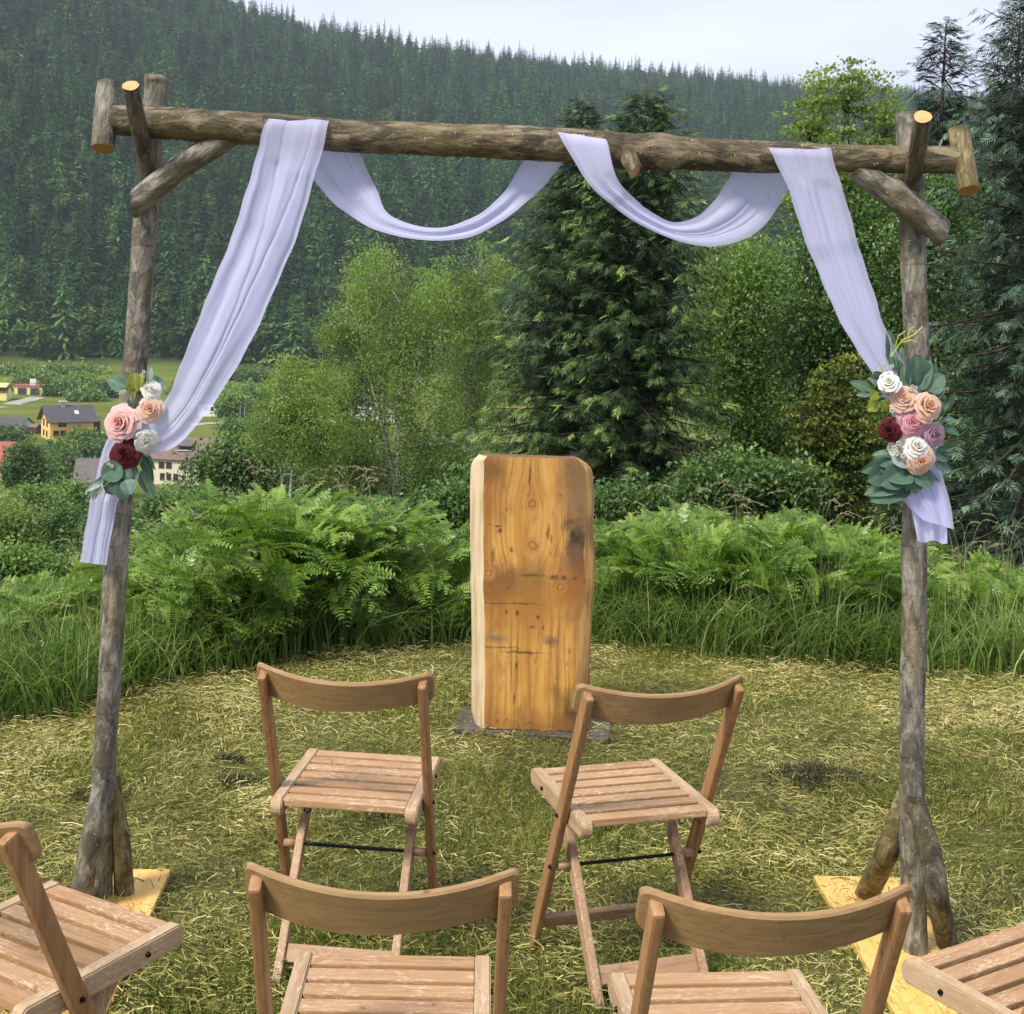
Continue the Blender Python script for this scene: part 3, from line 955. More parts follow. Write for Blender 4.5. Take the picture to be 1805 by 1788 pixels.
def broadleaf(label, px, y, lobes, n_cl, per, leaf, clr, seed, mat, trunkm=None, name="broadleaf_tree", hang=0.0, tr=0.1, group=None, base=None, cat="tree", stems=None, shell=0.45, open_=0.0):
    """lobes in the photograph's pixels (cx, cy, rx, ry) at distance y, given real depth"""
    r = np.random.default_rng(seed)
    c0 = at(px, lobes[0][1], y)
    b = base if base is not None else float(gz(c0.x, y))
    e = empty(name, (c0.x, y, b - 0.1))
    tag(e, label, cat, group)
    W = wm(e)
    O = np.array((c0.x, y, b - 0.1))
    Ls = []
    for (cx, cy, rx, ry) in lobes:
        p = np.array(at(cx, cy, y)) - O
        k = y / FPX
        Ls.append((p + [0, r.uniform(-.3, .3) * rx * k, 0], np.array([rx * k, min(rx, ry) * k * .9, ry * k])))
    vol = np.array([l[1][0] * l[1][2] for l in Ls]); vol = vol / vol.sum()
    li = r.choice(len(Ls), n_cl, p=vol)
    d = r.normal(0, 1, (n_cl, 3)); d /= np.linalg.norm(d, axis=1, keepdims=True)
    rad = r.random((n_cl, 1)) ** shell
    C = np.array([Ls[i][0] for i in li]) + d * rad * np.array([Ls[i][1] for i in li]) * r.normal(1, .1, (n_cl, 1))
    C[:, 2] = np.maximum(C[:, 2], 0.15)
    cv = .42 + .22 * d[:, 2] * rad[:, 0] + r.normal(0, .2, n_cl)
    n = n_cl * per
    off = r.normal(0, 1, (n, 3)) * clr * [1, 1, .6]
    if hang:
        off[:, 2] = -np.abs(r.normal(0, 1, n)) * clr * hang + clr * .3
        off[:, :2] *= .6
    P = np.repeat(C, per, 0) + off
    D = r.normal(0, 1, (n, 3)) + [0, 0, -.35 - hang * .4]
    Fm = frames(D, r.normal(0, .8, n)) * (leaf * r.uniform(.6, 1.35, n))[:, None, None]
    A = Acc()
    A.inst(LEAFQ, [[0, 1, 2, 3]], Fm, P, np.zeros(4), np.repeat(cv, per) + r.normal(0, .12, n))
    T = Acc()
    zt = max(l[0][2] for l in Ls)
    stm = stems or [(0, 0)]
    for (sx, lean) in stm:
        hh = zt * r.uniform(.85, 1.0)
        q = np.linspace(0, 1, 7)
        top_ = np.array([lean * hh + sx, r.normal(0, .2), hh])
        pts = np.stack([sx + (top_[0] - sx) * q + np.sin(q * 5 + seed) * .02 * hh, top_[1] * q, hh * q], -1)
        T.add(*tube(pts, tr * (1 - .85 * q), 8), .5)
        for l in Ls:
            k = r.uniform(.3, .6)
            p0 = np.array([np.interp(k, q, pts[:, j]) for j in range(3)])
            mid = (p0 + l[0]) / 2 + [0, 0, .06 * hh]
            T.add(*tube([p0, mid, l[0]], [tr * .45, tr * .3, tr * .1], 6), .5)
    for i in r.choice(n_cl, min(n_cl, 90), replace=False):
        c_ = Ls[li[i]][0]
        T.add(*tube([c_ - [0, 0, Ls[li[i]][1][2] * .4], (c_ + C[i]) / 2 + [0, 0, .05], C[i]], [tr * .16, tr * .1, tr * .04], 4), .5)
    obj("trunk", T.mesh("trunk"), trunkm or M_TRUNK, e, W)
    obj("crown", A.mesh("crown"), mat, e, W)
    return e


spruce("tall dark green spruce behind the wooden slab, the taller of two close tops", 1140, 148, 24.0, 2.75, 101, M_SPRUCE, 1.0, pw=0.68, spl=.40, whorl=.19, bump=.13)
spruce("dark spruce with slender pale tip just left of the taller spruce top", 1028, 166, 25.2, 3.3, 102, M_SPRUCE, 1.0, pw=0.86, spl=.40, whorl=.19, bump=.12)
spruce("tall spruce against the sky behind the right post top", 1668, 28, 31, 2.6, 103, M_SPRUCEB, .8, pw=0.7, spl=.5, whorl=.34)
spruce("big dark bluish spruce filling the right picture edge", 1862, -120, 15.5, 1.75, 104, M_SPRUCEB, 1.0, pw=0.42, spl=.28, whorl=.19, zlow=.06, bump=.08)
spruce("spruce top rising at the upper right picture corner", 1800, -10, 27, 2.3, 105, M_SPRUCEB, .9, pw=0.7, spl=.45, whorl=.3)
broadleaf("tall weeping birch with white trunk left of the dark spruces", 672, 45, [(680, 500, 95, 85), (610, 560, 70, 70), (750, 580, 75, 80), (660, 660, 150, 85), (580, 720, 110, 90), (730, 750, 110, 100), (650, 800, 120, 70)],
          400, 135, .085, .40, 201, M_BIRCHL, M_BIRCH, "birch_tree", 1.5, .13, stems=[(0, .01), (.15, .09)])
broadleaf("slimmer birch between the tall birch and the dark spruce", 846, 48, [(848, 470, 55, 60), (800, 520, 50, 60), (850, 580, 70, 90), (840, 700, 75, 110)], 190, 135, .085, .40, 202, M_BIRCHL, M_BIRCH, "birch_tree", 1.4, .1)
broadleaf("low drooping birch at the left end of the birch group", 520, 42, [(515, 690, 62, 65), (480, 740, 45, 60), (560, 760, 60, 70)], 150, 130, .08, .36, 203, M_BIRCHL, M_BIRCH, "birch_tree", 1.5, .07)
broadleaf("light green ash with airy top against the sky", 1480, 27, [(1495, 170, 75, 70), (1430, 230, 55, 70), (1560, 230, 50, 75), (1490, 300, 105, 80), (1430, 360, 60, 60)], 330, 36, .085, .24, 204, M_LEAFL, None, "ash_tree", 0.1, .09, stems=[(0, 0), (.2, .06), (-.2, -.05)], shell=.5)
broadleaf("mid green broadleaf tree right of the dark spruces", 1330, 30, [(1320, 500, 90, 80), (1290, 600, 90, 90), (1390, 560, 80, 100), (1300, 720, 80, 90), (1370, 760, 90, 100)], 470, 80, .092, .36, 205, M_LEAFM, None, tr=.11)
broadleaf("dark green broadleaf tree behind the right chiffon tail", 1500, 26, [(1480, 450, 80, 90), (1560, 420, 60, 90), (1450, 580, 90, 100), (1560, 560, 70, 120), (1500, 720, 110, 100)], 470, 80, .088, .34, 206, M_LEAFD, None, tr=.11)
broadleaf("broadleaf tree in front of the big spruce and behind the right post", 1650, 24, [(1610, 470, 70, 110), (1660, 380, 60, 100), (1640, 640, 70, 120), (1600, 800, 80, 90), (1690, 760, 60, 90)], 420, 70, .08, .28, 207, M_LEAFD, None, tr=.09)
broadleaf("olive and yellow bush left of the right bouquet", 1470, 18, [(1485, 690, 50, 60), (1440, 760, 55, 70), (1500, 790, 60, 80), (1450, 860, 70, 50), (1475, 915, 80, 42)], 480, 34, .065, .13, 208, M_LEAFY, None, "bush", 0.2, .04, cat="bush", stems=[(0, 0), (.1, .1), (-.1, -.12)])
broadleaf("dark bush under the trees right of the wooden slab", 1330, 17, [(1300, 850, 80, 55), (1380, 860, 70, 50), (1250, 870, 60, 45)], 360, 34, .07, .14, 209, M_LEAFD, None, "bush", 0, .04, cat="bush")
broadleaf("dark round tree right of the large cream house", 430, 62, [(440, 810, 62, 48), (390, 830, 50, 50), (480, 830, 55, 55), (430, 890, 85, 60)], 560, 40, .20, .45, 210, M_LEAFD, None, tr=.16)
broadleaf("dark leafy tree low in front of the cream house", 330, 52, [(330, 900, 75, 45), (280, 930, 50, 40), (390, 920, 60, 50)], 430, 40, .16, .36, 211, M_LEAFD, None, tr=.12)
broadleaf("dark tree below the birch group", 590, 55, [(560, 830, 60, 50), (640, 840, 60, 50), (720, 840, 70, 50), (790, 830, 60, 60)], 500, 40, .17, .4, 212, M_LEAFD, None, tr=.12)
spruce("small bluish conifer beside the large cream house", 326, 822, 85, 1.7, 106, M_SPRUCEB, .5, "conifer", spl=.6, whorl=.5, base=float(at(326, 900, 85).z), protos_=SPR_S)
broadleaf("dark tree in front of the yellow house beside the red roof", 47, 150, [(45, 806, 27, 30), (30, 835, 24, 28), (60, 838, 22, 32)], 330, 36, .34, .55, 213, M_LEAFD, None, tr=.25, base=float(at(52, 880, 150).z))
broadleaf("rounded green tree at the lower left below the village", 62, 110, [(62, 890, 40, 34), (45, 910, 34, 30), (90, 905, 28, 30)], 330, 36, .30, .65, 214, M_LEAFM, None, tr=.2, base=float(at(62, 960, 110).z))
spruce("small dark conifer below the yellow house", 97, 838, 130, 1.6, 107, M_SPRUCEB, .4, "conifer", spl=.8, whorl=.6, base=float(at(97, 905, 130).z), protos_=SPR_S)
broadleaf("green tree between the dark conifer and the grey roof", 124, 122, [(124, 880, 26, 34), (112, 910, 26, 28)], 220, 36, .32, .7, 215, M_LEAFM, None, tr=.18, base=float(at(124, 950, 122).z))
broadleaf("light green bushy tree at the left edge above the tall grass", 25, 60, [(20, 930, 45, 45), (60, 965, 50, 40), (-20, 960, 50, 50)], 330, 40, .16, .36, 216, M_LEAFL, None, "bush", 0, .1, cat="bush", base=float(at(25, 1040, 60).z))
broadleaf("dark reddish bush at the left above the tall grass", 112, 52, [(112, 930, 40, 36), (140, 965, 45, 40)], 250, 40, .14, .32, 217, M_LEAFD, None, "bush", 0, .1, cat="bush", base=float(at(112, 1010, 52).z))
broadleaf("dark hedge-like bush behind the left post foot grass", 205, 40, [(190, 950, 55, 45), (250, 960, 60, 40), (300, 985, 60, 40)], 420, 40, .12, .27, 218, M_LEAFD, None, "bush", 0, .08, cat="bush", base=float(at(205, 1060, 40).z))
for i, (px, py, rx, ry, y, m, lab) in enumerate([
        (116, 688, 27, 10, 395, M_LEAFD, "low grey-green shrubs above the yellow house roof"),
        (60, 672, 22, 8, 450, M_LEAFM, "small round shrub behind the garage terrace"),
        (140, 676, 20, 10, 455, M_LEAFL, "pale green bush on the meadow slope"),
        (415, 715, 20, 22, 425, M_LEAFM, "round green bush beside the grey garage block"),
        (440, 700, 24, 22, 440, M_LEAFM, "larger green bush under the birch branches"),
        (10, 768, 26, 8, 325, M_LEAFD, "dark clipped bushes in front of the low white building"),
        (146, 773, 6, 7, 320, M_LEAFM, "small shrub at the yellow house wall"),
        (104, 792, 22, 6, 300, M_LEAFM, "low green bushes below the yellow house"),
        (166, 797, 26, 7, 300, M_LEAFD, "dark low bushes left of the bouquet roses"),
        (112, 820, 20, 22, 215, M_LEAFD, "dark tree beside the grey roofed house"),
        (90, 832, 24, 14, 190, M_LEAFM, "mid green bush below the small lawn"),
        (430, 752, 30, 7, 330, M_LEAFM, "low hedge of bushes beside the valley road"),
        (410, 664, 70, 6, 465, M_LEAFD, "dark hedgerow across the meadow beside the birch"),
        (350, 690, 50, 5, 445, M_LEAFM, "low green hedgerow behind the chiffon tail"),
        (200, 690, 26, 9, 430, M_LEAFD, "dark bushes on the slope right of the slim post"),
        (150, 700, 20, 6, 420, M_LEAFM, "green bushes above the roof ridge of the yellow house"),
        (85, 655, 90, 7, 470, M_LEAFM, "long bushy hedge along the foot of the forest")]):
    y = float(on_ground(px, py + ry, 120, 545)[1])
    nl = [(px + (k - 1) * rx * .6, py, rx * .55, ry) for k in range(3)]
    broadleaf(lab, px, y, nl, 110, 26, y * .0026, y * .0045, 230 + i, m, None, "bush", 0, y * .0007, cat="bush", base=float(at(px, py + ry * 1.2, y).z))
for i, (px, y, lobes, n_, m, lab) in enumerate([
        (40, 19, [(20, 1000, 60, 28), (90, 1010, 50, 24)], 170, M_LEAFM, "low mid green shrub behind the tall grass at the left edge"),
        (190, 21, [(170, 990, 55, 26), (235, 980, 50, 28)], 170, M_LEAFD, "low dark shrub behind the foot of the hanging cloth tail"),
        (300, 22, [(290, 975, 55, 30), (350, 960, 50, 34)], 170, M_LEAFD, "low dark shrub left of the big fern clump"),
        (795, 20, [(760, 905, 50, 40), (820, 895, 50, 46)], 200, M_LEAFD, "added dark shrub standing in for tree shade between the fern clump and the slab"),  # dark foliage added in place of the tree shade left of the slab
        (1075, 19, [(1070, 900, 50, 46), (1130, 890, 45, 40)], 170, M_LEAFD, "dark shrub directly right of the slab top")]):
    broadleaf(lab, px, y, lobes, n_, 34, .07, .15, 260 + i, m, None, "bush", 0, .03, cat="bush", base=float(at(px, 1060, y).z))
# ------------------------------------------------------------------ fern and tall grass bank
def front_y(px):
    """distance at which the mown ground ends and the bank begins"""
    return float(np.interp(px, [-400, 0, 150, 250, 430, 600, 830, 1050, 1300, 1500, 1700, 2200], [5.1, 5.22, 5.35, 5.7, 6.05, 6.35, 6.7, 6.75, 6.5, 6.45, 6.35, 6.2]))


TOPX = [-300, 0, 130, 250, 330, 380, 450, 560, 640, 700, 760, 830, 940, 1040, 1090, 1140, 1200, 1280, 1360, 1450, 1540, 1600, 1660, 1760, 1805, 2200]
TOPY = [1010, 1005, 990, 962, 935, 905, 880, 860, 885, 905, 930, 945, 950, 945, 930, 905, 890, 885, 905, 905, 925, 945, 965, 965, 970, 980]


def top_y(px):
    return np.interp(px, TOPX, TOPY)


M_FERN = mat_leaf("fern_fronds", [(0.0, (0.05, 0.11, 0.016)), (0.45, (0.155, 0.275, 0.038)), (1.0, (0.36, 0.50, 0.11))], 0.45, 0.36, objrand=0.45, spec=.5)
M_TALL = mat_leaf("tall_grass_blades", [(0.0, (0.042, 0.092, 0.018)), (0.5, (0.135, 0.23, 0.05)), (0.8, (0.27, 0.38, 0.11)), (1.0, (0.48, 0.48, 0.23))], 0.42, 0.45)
M_PLUME = mat_leaf("grass_plumes", [(0.0, (0.22, 0.20, 0.10)), (0.5, (0.36, 0.31, 0.19)), (1.0, (0.5, 0.44, 0.30))], 0.3, 0.6)


def fern_mesh(seed, nfr=9):
    """bracken: bare stalks carrying arching blades of paired pinnae"""
    r = np.random.default_rng(seed)
    A = Acc()
    for k in range(nfr):
        az = k / nfr * 6.28 * 2 + r.normal(0, .4)
        stipe = r.uniform(.22, .66)
        L = r.uniform(.24, .40)
        lean = r.uniform(.06, .32)
        ca, sa = math.cos(az), math.sin(az)
        s = np.linspace(0, 1, 18)
        bend = r.uniform(.2, 1.0)
        ang = np.interp(s, [0, .4, .8, 1], [1.4 - lean, 1.15 - bend * .5, .45 - bend, .1 - bend * 1.3])
        ds = np.where(s < .45, stipe / (.45 * 17), L / (.55 * 17))
        h = np.concatenate([[0], np.cumsum(np.cos(ang) * ds)[:-1]]); z = np.concatenate([[0], np.cumsum(np.sin(ang) * ds)[:-1]])
        side0 = np.array([-sa, ca, 0])
        wob = np.sin(s * 3 + k) * .03 * s
        pts = np.stack([ca * h, sa * h, z], -1) + side0 * wob[:, None]
        A.add(*tube(pts, np.linspace(.0042, .001, 18), 3), .4)
        npin = 10
        roll = r.normal(0, .5)
        for j in range(npin):
            q = .42 + .58 * (j + .5) / npin
            p = np.array([np.interp(q, s, pts[:, i]) for i in range(3)])
            p2 = np.array([np.interp(min(1, q + .03), s, pts[:, i]) for i in range(3)])
            fwd = p2 - p; fwd = fwd / (np.linalg.norm(fwd) + 1e-9)
            up0 = np.cross(fwd, side0)
            side = side0 * math.cos(roll) + up0 * math.sin(roll)
            up = np.cross(fwd, side)
            pl = L * .56 * math.sin(min(1, (1 - (j / npin)) * 1.2) * 1.57) * r.uniform(.75, 1.15)
            for sg in (-1, 1):
                d = side * sg * .84 + fwd * (.45 + r.normal(0, .12)) + up * r.normal(.05, .16)
                d /= np.linalg.norm(d)
                npp = max(3, int(pl / .017))
                cr = np.cross(d, up); cr /= np.linalg.norm(cr) + 1e-9
                tw = r.normal(0, .35); cr = cr * math.cos(tw) + up * math.sin(tw)
                V = []; F = []; a_ = []
                dv = r.normal(0, .13)
                droop = r.uniform(.05, .45)
                for i in range(npp):
                    f = (i + .3) / npp
                    b = p + d * pl * f - up * droop * pl * f * f
                    ln = (pl * .24 * (1 - f) ** .55 + .004) * r.uniform(.75, 1.2)
                    for sg2 in (-1, 1):
                        e_ = cr * sg2 * .92 + d * r.uniform(.2, .6)
                        w = d * pl / npp * .46
                        n0 = len(V)
                        cu = up * ln * r.uniform(-.1, .35)
                        V += [b - w, b + e_ * ln * .6 - w * .7 + cu * .1, b + e_ * ln - cu, b + w]
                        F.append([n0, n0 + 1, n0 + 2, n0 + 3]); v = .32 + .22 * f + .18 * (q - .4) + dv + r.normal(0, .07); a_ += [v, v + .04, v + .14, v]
                A.add(V, F, np.clip(a_, 0, 1))
    return A.mesh("bracken_fern")


ferns = [fern_mesh(s, n) for s, n in ((1, 9), (2, 8), (3, 10), (4, 9), (5, 7), (6, 9))]
for m in ferns: m.materials.append(M_FERN)
rb = np.random.default_rng(5)


def add_fern(px, y, frac, kind, label, group):
    pt = at(px, float(top_y(px)), y)
    g = float(gz(pt.x, y))
    h = (pt.z - g) * frac
    if h < .2: return
    m = ferns[kind]
    top = max(v.co.z for v in m.vertices) if 'top' not in m else m['top']
    m['top'] = top
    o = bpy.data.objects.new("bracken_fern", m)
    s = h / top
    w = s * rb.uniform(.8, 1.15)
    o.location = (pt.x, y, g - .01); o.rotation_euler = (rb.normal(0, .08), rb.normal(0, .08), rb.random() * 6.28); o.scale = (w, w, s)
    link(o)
    tag(o, label, "fern", group)


GL = ("bright green bracken fern in the big clump left of the wooden slab", "ferns in the clump left of the slab")
GR = ("fresh green bracken fern on the bank between slab and right post", "ferns on the bank right of the slab")
GE = ("green bracken fern low in the grass at the left post", "ferns at the left post")
GF = ("bracken fern in the tall grass beyond the right post", "ferns beyond the right post")
for i in range(190):
    px = rb.uniform(365, 800)
    wgt = math.exp(-((px - 540) / 170) ** 2)
    if rb.random() > wgt + .12: continue
    add_fern(px, front_y(px) + rb.uniform(.15, 2.0), rb.uniform(.55, 1.02), rb.integers(0, 6), *GL)
for i in range(220):
    px = rb.uniform(1060, 1590)
    if rb.random() > math.exp(-((px - 1270) / 190) ** 2) + .22: continue
    add_fern(px, front_y(px) + rb.uniform(.3, 2.3), rb.uniform(.55, 1.02), rb.integers(0, 6), *GR)
for i in range(30):
    px = rb.uniform(-60, 370)
    add_fern(px, front_y(px) + rb.uniform(.5, 2.4), rb.uniform(.65, 1.0), rb.integers(0, 6), *GE)
for i in range(44):
    px = rb.uniform(1600, 1900)
    add_fern(px, front_y(px) + rb.uniform(.4, 2.2), rb.uniform(.65, 1.0), rb.integers(0, 6), *GF)


def blades(P, H, W, az, lean, var, nseg=4, droop=.5):
    """curved tapering blades -> V, quads, attr (vectorised)"""
    n = len(P)
    s = np.linspace(0, 1, nseg + 1)
    ca, sa = np.cos(az), np.sin(az)
    hz = H[:, None] * (s - .30 * droop * s ** 2.5 * np.minimum(1, lean[:, None] * 2))
    hr = H[:, None] * lean[:, None] * s ** 1.9
    C = np.stack([P[:, 0:1] + ca[:, None] * hr, P[:, 1:2] + sa[:, None] * hr, P[:, 2:3] + hz], -1)
    rot_ = RNG.uniform(0, 6.28, n)
    sd = np.stack([np.cos(rot_), np.sin(rot_), np.zeros(n)], -1)
    wd_ = W[:, None] * (1 - s ** 2.2 * .93)
    Lf = C - sd[:, None, :] * wd_[:, :, None]; Rt = C + sd[:, None, :] * wd_[:, :, None]
    V = np.stack([Lf, Rt], 2).reshape(-1, 3)
    k = (nseg + 1) * 2
    i = (np.arange(n)[:, None] * k + np.arange(nseg)[None] * 2).ravel()
    F = np.stack([i, i + 1, i + 3, i + 2], -1)
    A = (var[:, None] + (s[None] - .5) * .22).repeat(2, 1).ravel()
    return V, F, np.clip(A, 0, 1)


# tall grass: dense blades over the bank, longer towards its crest
n = 33000
px = RNG.uniform(-350, 2150, n)
fy = np.interp(px, [-400, 0, 150, 250, 430, 600, 830, 1050, 1300, 1500, 1700, 2200], [5.1, 5.22, 5.35, 5.7, 6.05, 6.35, 6.7, 6.75, 6.5, 6.45, 6.35, 6.2])
dep = RNG.random(n) ** 1.4 * 3.0
yy = fy + dep + RNG.normal(0, .06, n)
xx = (px - 902.5) / FPX * yy
zz = gz(xx, yy)
# height limit from the crest line seen in the photo
tz = CAMH - (np.interp(px, TOPX, TOPY) + 18 - 532.7 - (px - 902.5) * .0324) / FPX * yy - zz
hh = np.minimum(tz * RNG.uniform(.55, 1.08, n), (.34 + .55 * np.clip(dep / .6, 0, 1)) * RNG.uniform(.7, 1.3, n))
cl = fbm(xx, yy, .5, 71)
hh = hh * (.55 + .75 * fbm(xx, yy, .28, 75))
ok = (hh > .08) & (cl > .34)
P = np.stack([xx, yy, zz], -1)[ok]; hh = hh[ok]
m = len(P)
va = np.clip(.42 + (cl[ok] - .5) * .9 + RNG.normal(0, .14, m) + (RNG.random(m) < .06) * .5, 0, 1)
A = Acc()
A.add(*blades(P, hh, RNG.uniform(.0022, .0052, m), RNG.uniform(0, 6.28, m), np.abs(RNG.normal(.42, .36, m)), va, 4, 1.0))
# overhanging front fringe
n = 5200
px = RNG.uniform(-300, 2100, n)
fy = np.array([front_y(p) for p in px]) + RNG.uniform(-.12, .3, n)
keep = fbm(px / 100, fy * 0, .8, 77) > .42
px, fy = px[keep], fy[keep]; n = len(px)
xx = (px - 902.5) / FPX * fy
az = RNG.normal(-1.57, .9, n)
A.add(*blades(np.stack([xx, fy, gz(xx, fy)], -1), RNG.uniform(.12, .42, n), RNG.uniform(.002, .005, n), az, RNG.uniform(.4, 1.1, n), np.clip(RNG.normal(.55, .18, n), 0, 1), 5, 1.0))
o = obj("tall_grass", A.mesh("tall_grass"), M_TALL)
tag(o, "unmown tall green grass growing over the bank", "grass", kind='stuff')

# arching pale seed heads
A = Acc()
rp = np.random.default_rng(9)
spots = [(rp.uniform(440, 700), rp.uniform(0.3, 1.5), rp.uniform(10, 70)) for _ in range(34)] + [(rp.uniform(120, 440), rp.uniform(.3, 1.8), rp.uniform(0, 75)) for _ in range(26)] + \
        [(rp.uniform(1060, 1560), rp.uniform(.3, 1.8), rp.uniform(-10, 48)) for _ in range(40)] + [(rp.uniform(1600, 1805), rp.uniform(.3, 1.6), rp.uniform(0, 65)) for _ in range(24)] + \
        [(rp.uniform(0, 1805), rp.uniform(0, .5), rp.uniform(-170, -50)) for _ in range(70)] + [(rp.uniform(760, 1040), rp.uniform(.2, 1.4), rp.uniform(-30, 25)) for _ in range(10)]
for px_, dy, over in spots:
    y_ = front_y(px_) + dy
    tp = at(px_, float(top_y(px_)) - over, y_)
    g = float(gz(tp.x, y_)); H = tp.z - g
    if H < .15: continue
    az = rp.choice([0.0, math.pi]) + rp.normal(0, .7)
    ca, sa = math.cos(az), math.sin(az)
    q = np.linspace(0, 1, 12)
    ln = rp.uniform(.06, .16)
    hz = H * np.sin(np.minimum(1, q * 1.12) * 1.57) - np.clip(q - .8, 0, 1) * H * rp.uniform(.0, .35)
    hr = ln * q ** 3 * 1.4
    pts = np.stack([tp.x + ca * hr - ca * ln * .5, y_ + sa * hr, g + hz], -1)
    A.add(*tube(pts, np.linspace(.0016, .0008, 12), 3), .3)
    for k in range(40):
        f = rp.uniform(.78, 1.0)
        p = np.array([np.interp(f, q, pts[:, i]) for i in range(3)])
        d = np.array([ca * .7, sa * .7, -.6]) + rp.normal(0, .45, 3); d /= np.linalg.norm(d)
        l_ = rp.uniform(.006, .013); s_ = np.cross(d, rp.normal(0, 1, 3)); s_ = s_ / np.linalg.norm(s_) * .0018
        A.add([p, p + d * l_ * .5 + s_, p + d * l_, p + d * l_ * .5 - s_], [[0, 1, 2, 3]], rp.uniform(.2, 1))
o = obj("grass_plumes", A.mesh("grass_plumes"), M_PLUME)
tag(o, "pale arching seed heads standing above the bank grass", "grass", kind='stuff')

# ------------------------------------------------------------------ mown lawn: short turf, cut hay
M_TURF = mat_leaf("short_turf", [(0.0, (0.04, 0.065, 0.010)), (0.4, (0.12, 0.165, 0.026)), (0.7, (0.235, 0.265, 0.052)), (1.0, (0.44, 0.39, 0.12))], 0.4, 0.5)
M_HAY = mat_leaf("cut_hay", [(0.0, (0.085, 0.092, 0.024)), (0.3, (0.23, 0.225, 0.058)), (0.6, (0.42, 0.375, 0.118)), (1.0, (0.66, 0.59, 0.31))], 0.1, 0.6, spec=0.2)


def lawn_points(n, r, y0=1.6, pw=.75):
    """denser near the camera, out to the edge of the bank"""
    px = r.uniform(-430, 2240, n)
    fy = np.interp(px, [-400, 0, 150, 250, 430, 600, 830, 1050, 1300, 1500, 1700, 2200], [5.1, 5.22, 5.35, 5.7, 6.05, 6.35, 6.7, 6.75, 6.5, 6.45, 6.35, 6.2]) + .12
    y = y0 + (fy - y0) * r.random(n) ** pw
    x = (px - 902.5) / FPX * y
    return x, y, (y - y0) / (fy - y0)


r3 = np.random.default_rng(3)
x, y, f = lawn_points(115000, r3)
green = fbm(x, y, .55, 81)
near_green = np.clip((4.3 - y) / 1.6, 0, 1)
dens = np.clip((green - .50 + near_green * .11) * 5, 0.06, 1)
k = r3.random(len(x)) < dens
x, y, green, f, ng_ = x[k], y[k], green[k], f[k], near_green[k]
n = len(x)
hh = r3.uniform(.014, .034, n) * (1 + 1.2 * np.clip((green - .52) * 6, 0, 1))
va = np.clip(.42 + (fbm(x, y, .23, 85) - .5) * 1.0 + r3.normal(0, .15, n) + .22 * f - .1 * ng_, 0, 1)
A = Acc()
A.add(*blades(np.stack([x, y, gz(x, y) - .003], -1), hh, r3.uniform(.0011, .0024, n), r3.uniform(0, 6.28, n), np.abs(r3.normal(.5, .4, n)), va, 2, .8))
o = obj("grass", A.mesh("grass"), M_TURF)
tag(o, "short green turf showing in patches of the mown lawn", "grass", kind='stuff')

x, y, f = lawn_points(190000, r3)
patch = fbm(x, y, .45, 91)
band = np.clip((f - .70) / .22, 0, 1)
dens = np.clip((patch - .34) * 3.2 + band * .6, .34, 1)
k = r3.random(len(x)) < dens
x, y, patch, band = x[k], y[k], patch[k], band[k]
n = len(x)
ln = r3.gamma(2.4, .0118, n).clip(.010, .14)
swirl = (fbm(x, y, .8, 93) - .5) * 9 + r3.normal(0, .85, n)
D = np.stack([np.cos(swirl), np.sin(swirl), r3.normal(.05, .22, n)], -1)
q = np.linspace(-.5, .5, 3)
bend = r3.normal(0, .13, n)
nrm = np.stack([-np.sin(swirl), np.cos(swirl), np.zeros(n)], -1)
z0 = gz(x, y) + r3.gamma(2.0, .0105, n) * (.4 + 1.2 * patch) + .001
C = np.stack([x, y, z0], -1)[:, None, :] + D[:, None, :] * (ln[:, None] * q)[:, :, None] + nrm[:, None, :] * (ln[:, None] * bend[:, None] * (q ** 2) * 4 * .5)[:, :, None]
C[:, :, 2] = np.maximum(C[:, :, 2] - (ln[:, None] * q ** 2 * .22), (gz(x, y) - .004)[:, None])
wd_ = r3.uniform(.0007, .0017, n)
up = np.cross(D, nrm); tl = r3.normal(0, .9, n)
sd = nrm * np.cos(tl)[:, None] + up * np.sin(tl)[:, None]
V = np.stack([C - sd[:, None, :] * wd_[:, None, None], C + sd[:, None, :] * wd_[:, None, None]], 2).reshape(-1, 3)
i = (np.arange(n)[:, None] * 6 + np.arange(2)[None] * 2).ravel()
F = np.stack([i, i + 1, i + 3, i + 2], -1)
va = np.clip(.36 + (fbm(x, y, .3, 95) - .5) * .9 + band * .20 + r3.normal(0, .22, n), 0, 1)
A = Acc(); A.add(V, F, va.repeat(6))
# fine chaff and short bits filling the gaps between the longer pieces
x, y, f = lawn_points(210000, r3)
n = len(x)
an = r3.uniform(0, 6.28, n); L2 = r3.gamma(2.2, .007, n).clip(.006, .05)
d2 = np.stack([np.cos(an), np.sin(an), r3.normal(.12, .3, n)], -1) * L2[:, None]
s2 = np.stack([-np.sin(an), np.cos(an), r3.normal(0, .5, n)], -1) * r3.uniform(.0011, .0024, n)[:, None]
p2 = np.stack([x, y, gz(x, y) + r3.gamma(1.6, .004, n)], -1)
V = np.stack([p2 - s2, p2 + s2, p2 + d2], 1).reshape(-1, 3)
A.add(V, np.arange(3 * n).reshape(-1, 3), np.clip(.22 + (fbm(x, y, .3, 95) - .5) * .7 + np.clip((f - .7) / .22, 0, 1) * .2 + r3.normal(0, .17, n), 0, 1).repeat(3))
o = obj("cut_grass", A.mesh("cut_grass"), M_HAY)
tag(o, "cut straw coloured grass lying strewn over the lawn", "hay", kind='stuff')

